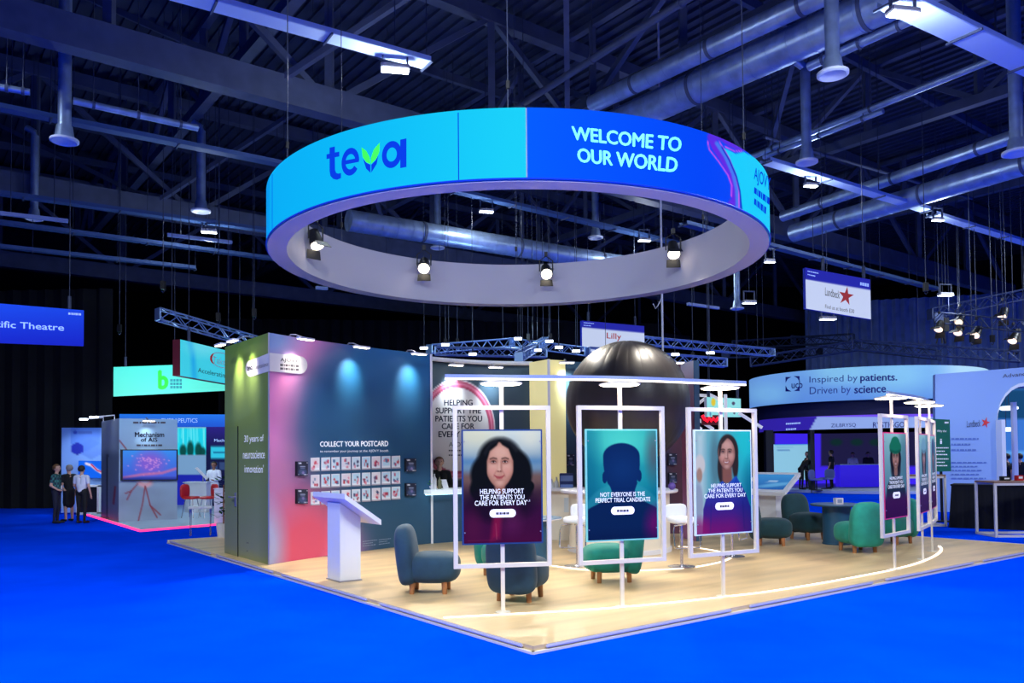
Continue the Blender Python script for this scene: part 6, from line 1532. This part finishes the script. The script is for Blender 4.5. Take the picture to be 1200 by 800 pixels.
# chain hoist cables
for i, (px, y0, y1, Y) in enumerate([(140, 150, 388, 27), (191, 60, 338, 24), (256, 240, 375, 25), (298, 190, 370, 25), (1085, 60, 340, 24), (1139, 200, 400, 28), (1163, 250, 400, 28), (522, 345, 404, 30), (536, 345, 404, 30), (619, 345, 398, 30), (645, 345, 398, 30), (812, 345, 420, 30)]):
    a_, b_ = AY(px, y1, Y), AY(px, y1, Y); zt2 = 15.42
    e = empty('hoist_cable', a_, 0, ['thin vertical hoist cable far left', 'hoist cable above the left truss end', 'hoist cable above the middle of the left truss', 'hoist cable above the right end of the left truss', 'hoist cable near the right edge floodlight', 'left hoist cable above the right spotlights', 'right hoist cable above the right spotlights', 'first hoist cable above the centre truss', 'second hoist cable above the centre truss', 'third hoist cable above the centre truss', 'fourth hoist cable above the centre truss', 'hoist cable right of the black ball'][i], 'cable', 'hoist cables')
    MB().cyl((0, 0, 0), (0, 0, zt2-a_.z), .012, 6).build('cable', M_wire, e); MB().box((0, 0, .1), (.12, .12, .25)).build('hook_block', M_black, e); MB().tube([(0, 0, .0), (.05, 0, -.06), (0, 0, -.12), (-.04, 0, -.07)], .015, 6).build('hook', M_wire, e)
p = AY(777, 430, 24)
e = empty('rope', p, 0, 'white rope hanging behind the ring sign above the black ball', 'rope'); MB().cyl((0, 0, 0), (0, 0, 15.42-p.z), .03, 8).build('rope_strand', M_white, e); MB().tube([(0, 0, 2.1), (-.12, 0, 1.85), (-.2, 0, 1.75), (-.27, 0, 1.9)], .018, 6).build('rope_tail', M_white, e)

# ------------------------------------------------------------------ lattice trusses
M_truss = mat('truss_aluminium', C(150, 180, 225), .35, .6); M_dtruss = mat('black_truss', C(48, 62, 100), .5, .3)
def truss(a_, b_, w_, lab, m=None, r=.025, step=None, group='lattice lighting trusses', hang=True):
    a_, b_ = Vector(a_), Vector(b_); m = m or M_truss; t = (b_-a_).normalized(); s = Vector((-t.y, t.x, 0)).normalized(); L = (b_-a_).length; step = step or w_
    e = empty('lattice_truss', a_, 0, lab, 'truss', group); off = [s*w_/2+Vector((0, 0, w_/2)), -s*w_/2+Vector((0, 0, w_/2)), -s*w_/2-Vector((0, 0, w_/2)), s*w_/2-Vector((0, 0, w_/2))]
    for o_ in off: MB().cyl(a_+o_, b_+o_, r, 8).build('chord', m, e, smooth=True, world=True)
    lat = MB(); n_ = max(2, int(L/step))
    for i in range(n_):
        p, q = a_+t*L*i/n_, a_+t*L*(i+1)/n_
        for k in range(4):
            o0, o1 = off[k], off[(k+1) % 4]
            lat.cyl(p+(o0 if i % 2 else o1), q+(o1 if i % 2 else o0), r*.6, 6, caps=False)
    lat.build('lattice', m, e, world=True)['kind'] = 'stuff'
    for s_ in (.12, .88): p = a_+(b_-a_)*s_; MB().cyl(p+Vector((0, 0, w_/2)), Vector((p.x, p.y, 15.5)), .010, 5).build('hanger_cable', M_wire, e, world=True)
    for s_ in (0, 1): p = a_ if s_ == 0 else b_; MB().box(p, (.05, w_*1.05, w_*1.05), ax=(t, s, Vector((0, 0, 1)))).build('end_frame', m, e, world=True)
    return e
truss(AY(185, 368, 24.0), AY(310, 404, 26.5), .34, 'silver lattice truss on the left above the cyan banner')
def tl(x0, y0, Y0, x1, y1, Y1_, lab, w_=.3, m=None): truss(AY(x0, y0, Y0), AY(x1, y1, Y1_), w_, lab, m)
tl(503, 409, 28, 600, 401, 31, 'silver lattice truss behind the postcard wall end'); tl(600, 401, 31, 688, 412, 29, 'silver lattice truss above the yellow column'); tl(510, 411, 27, 640, 414, 27.4, 'lower silver lattice truss above the round graphic wall', .26); tl(640, 399, 30, 608, 418, 25, 'silver cross truss above the yellow column', .26)
tl(752, 399, 33, 905, 413, 36, 'silver lattice truss right of the black ball', .32); tl(690, 412, 29, 850, 425, 30, 'lower silver lattice truss behind the black ball', .3)
for args in ((860, 404, 44, 1000, 396, 40, 'dark lattice truss above the pale blue curved header, first'), (880, 424, 38, 1010, 404, 36, 'dark lattice truss above the pale blue curved header, second'), (930, 398, 42, 1100, 416, 36, 'dark lattice truss above the pale blue curved header, third'), (1000, 404, 35, 1195, 418, 32, 'dark lattice truss carrying the standing spotlights on the right'),
             (1090, 368, 33, 1215, 342, 33, 'upper dark lattice truss on the right'), (1100, 372, 32, 1215, 384, 28, 'middle dark lattice truss with hanging spotlights on the right'), (850, 414, 40, 960, 412, 45, 'dark lattice truss left of the curved header')):
    tl(*args[:6], args[6], .42, M_dtruss)
M_dimglow = mat('warm_dim_lens', C(250, 225, 200), .4, emit=C(255, 224, 190), es=1.6)
for i, (px, py) in enumerate([(522, 404.5), (554, 415.5), (607, 397.5), (630, 411), (643.5, 400.5), (655, 407.5), (675, 412), (497, 408.5), (791, 416), (832, 414)]):
    p = AY(px, py, 27.0); e = empty('truss_light', p, 0, f'cool white work light on the centre trusses, {["first","second","third","fourth","fifth","sixth","seventh","leftmost","second from the right","rightmost"][i]} of the row', 'lamp', 'work lights on the trusses')
    MB().bbox((0, 0, .04), (.28, .16, .08), .02).build('lamp_housing', M_grey, e); MB().box((0, -.07, .01), (.25, .03, .07)).build('lamp_face', M_coolglow, e); MB().box((0, 0, .12), (.04, .04, .14)).build('clamp', M_black, e); MB().cyl((0, 0, .18), (0, 0, 15.42-p.z), .008, 5).build('drop_cable', M_wire, e)
lamp('truss_glow', 'POINT', AY(600, 385, 28.5), 120, (.5, .75, 1), .2)
for i, (px, py, Y, dn) in enumerate([(1101, 382.5, 31, 1), (1125, 374, 31, 1), (1123.5, 386.5, 31, 1), (1144.5, 389.5, 30, 1), (1175.5, 367.5, 30, 1), (1188, 396, 30, 0)]):
    p = AY(px, py, Y); spotlight('spotlight', p, p+Vector((-1.2 if i % 2 else -.9, -.7, -1.5)), ['leftmost dark spotlight on the right truss', 'dark spotlight right of the leftmost one, upper', 'dark spotlight below the upper one on the right truss', 'small dark spotlight in the middle of the right truss', 'dark spotlight hanging highest on the right truss', 'dark spotlight standing on the right truss end'][i], .17, .42, 'spotlights on the right trusses', yoke=.5, rod=15.5, glow=M_dimglow)
for i, (px, py) in enumerate([(1104, 402), (1188, 415)]):
    p = AY(px, py, 32.5); e = empty('lamp_tripod', p, 0, f'dark lamp support standing on the right truss, {"left" if i == 0 else "right"} one', 'stand'); 
    for k in (-1, 0, 1): MB().bar((k*.18, .1*abs(k), 0), (0, 0, .75), .05).build('leg', M_black, e)
    MB().box((.15, 0, .75), (.2, .2, .55)).build('lamp_back', M_black, e)
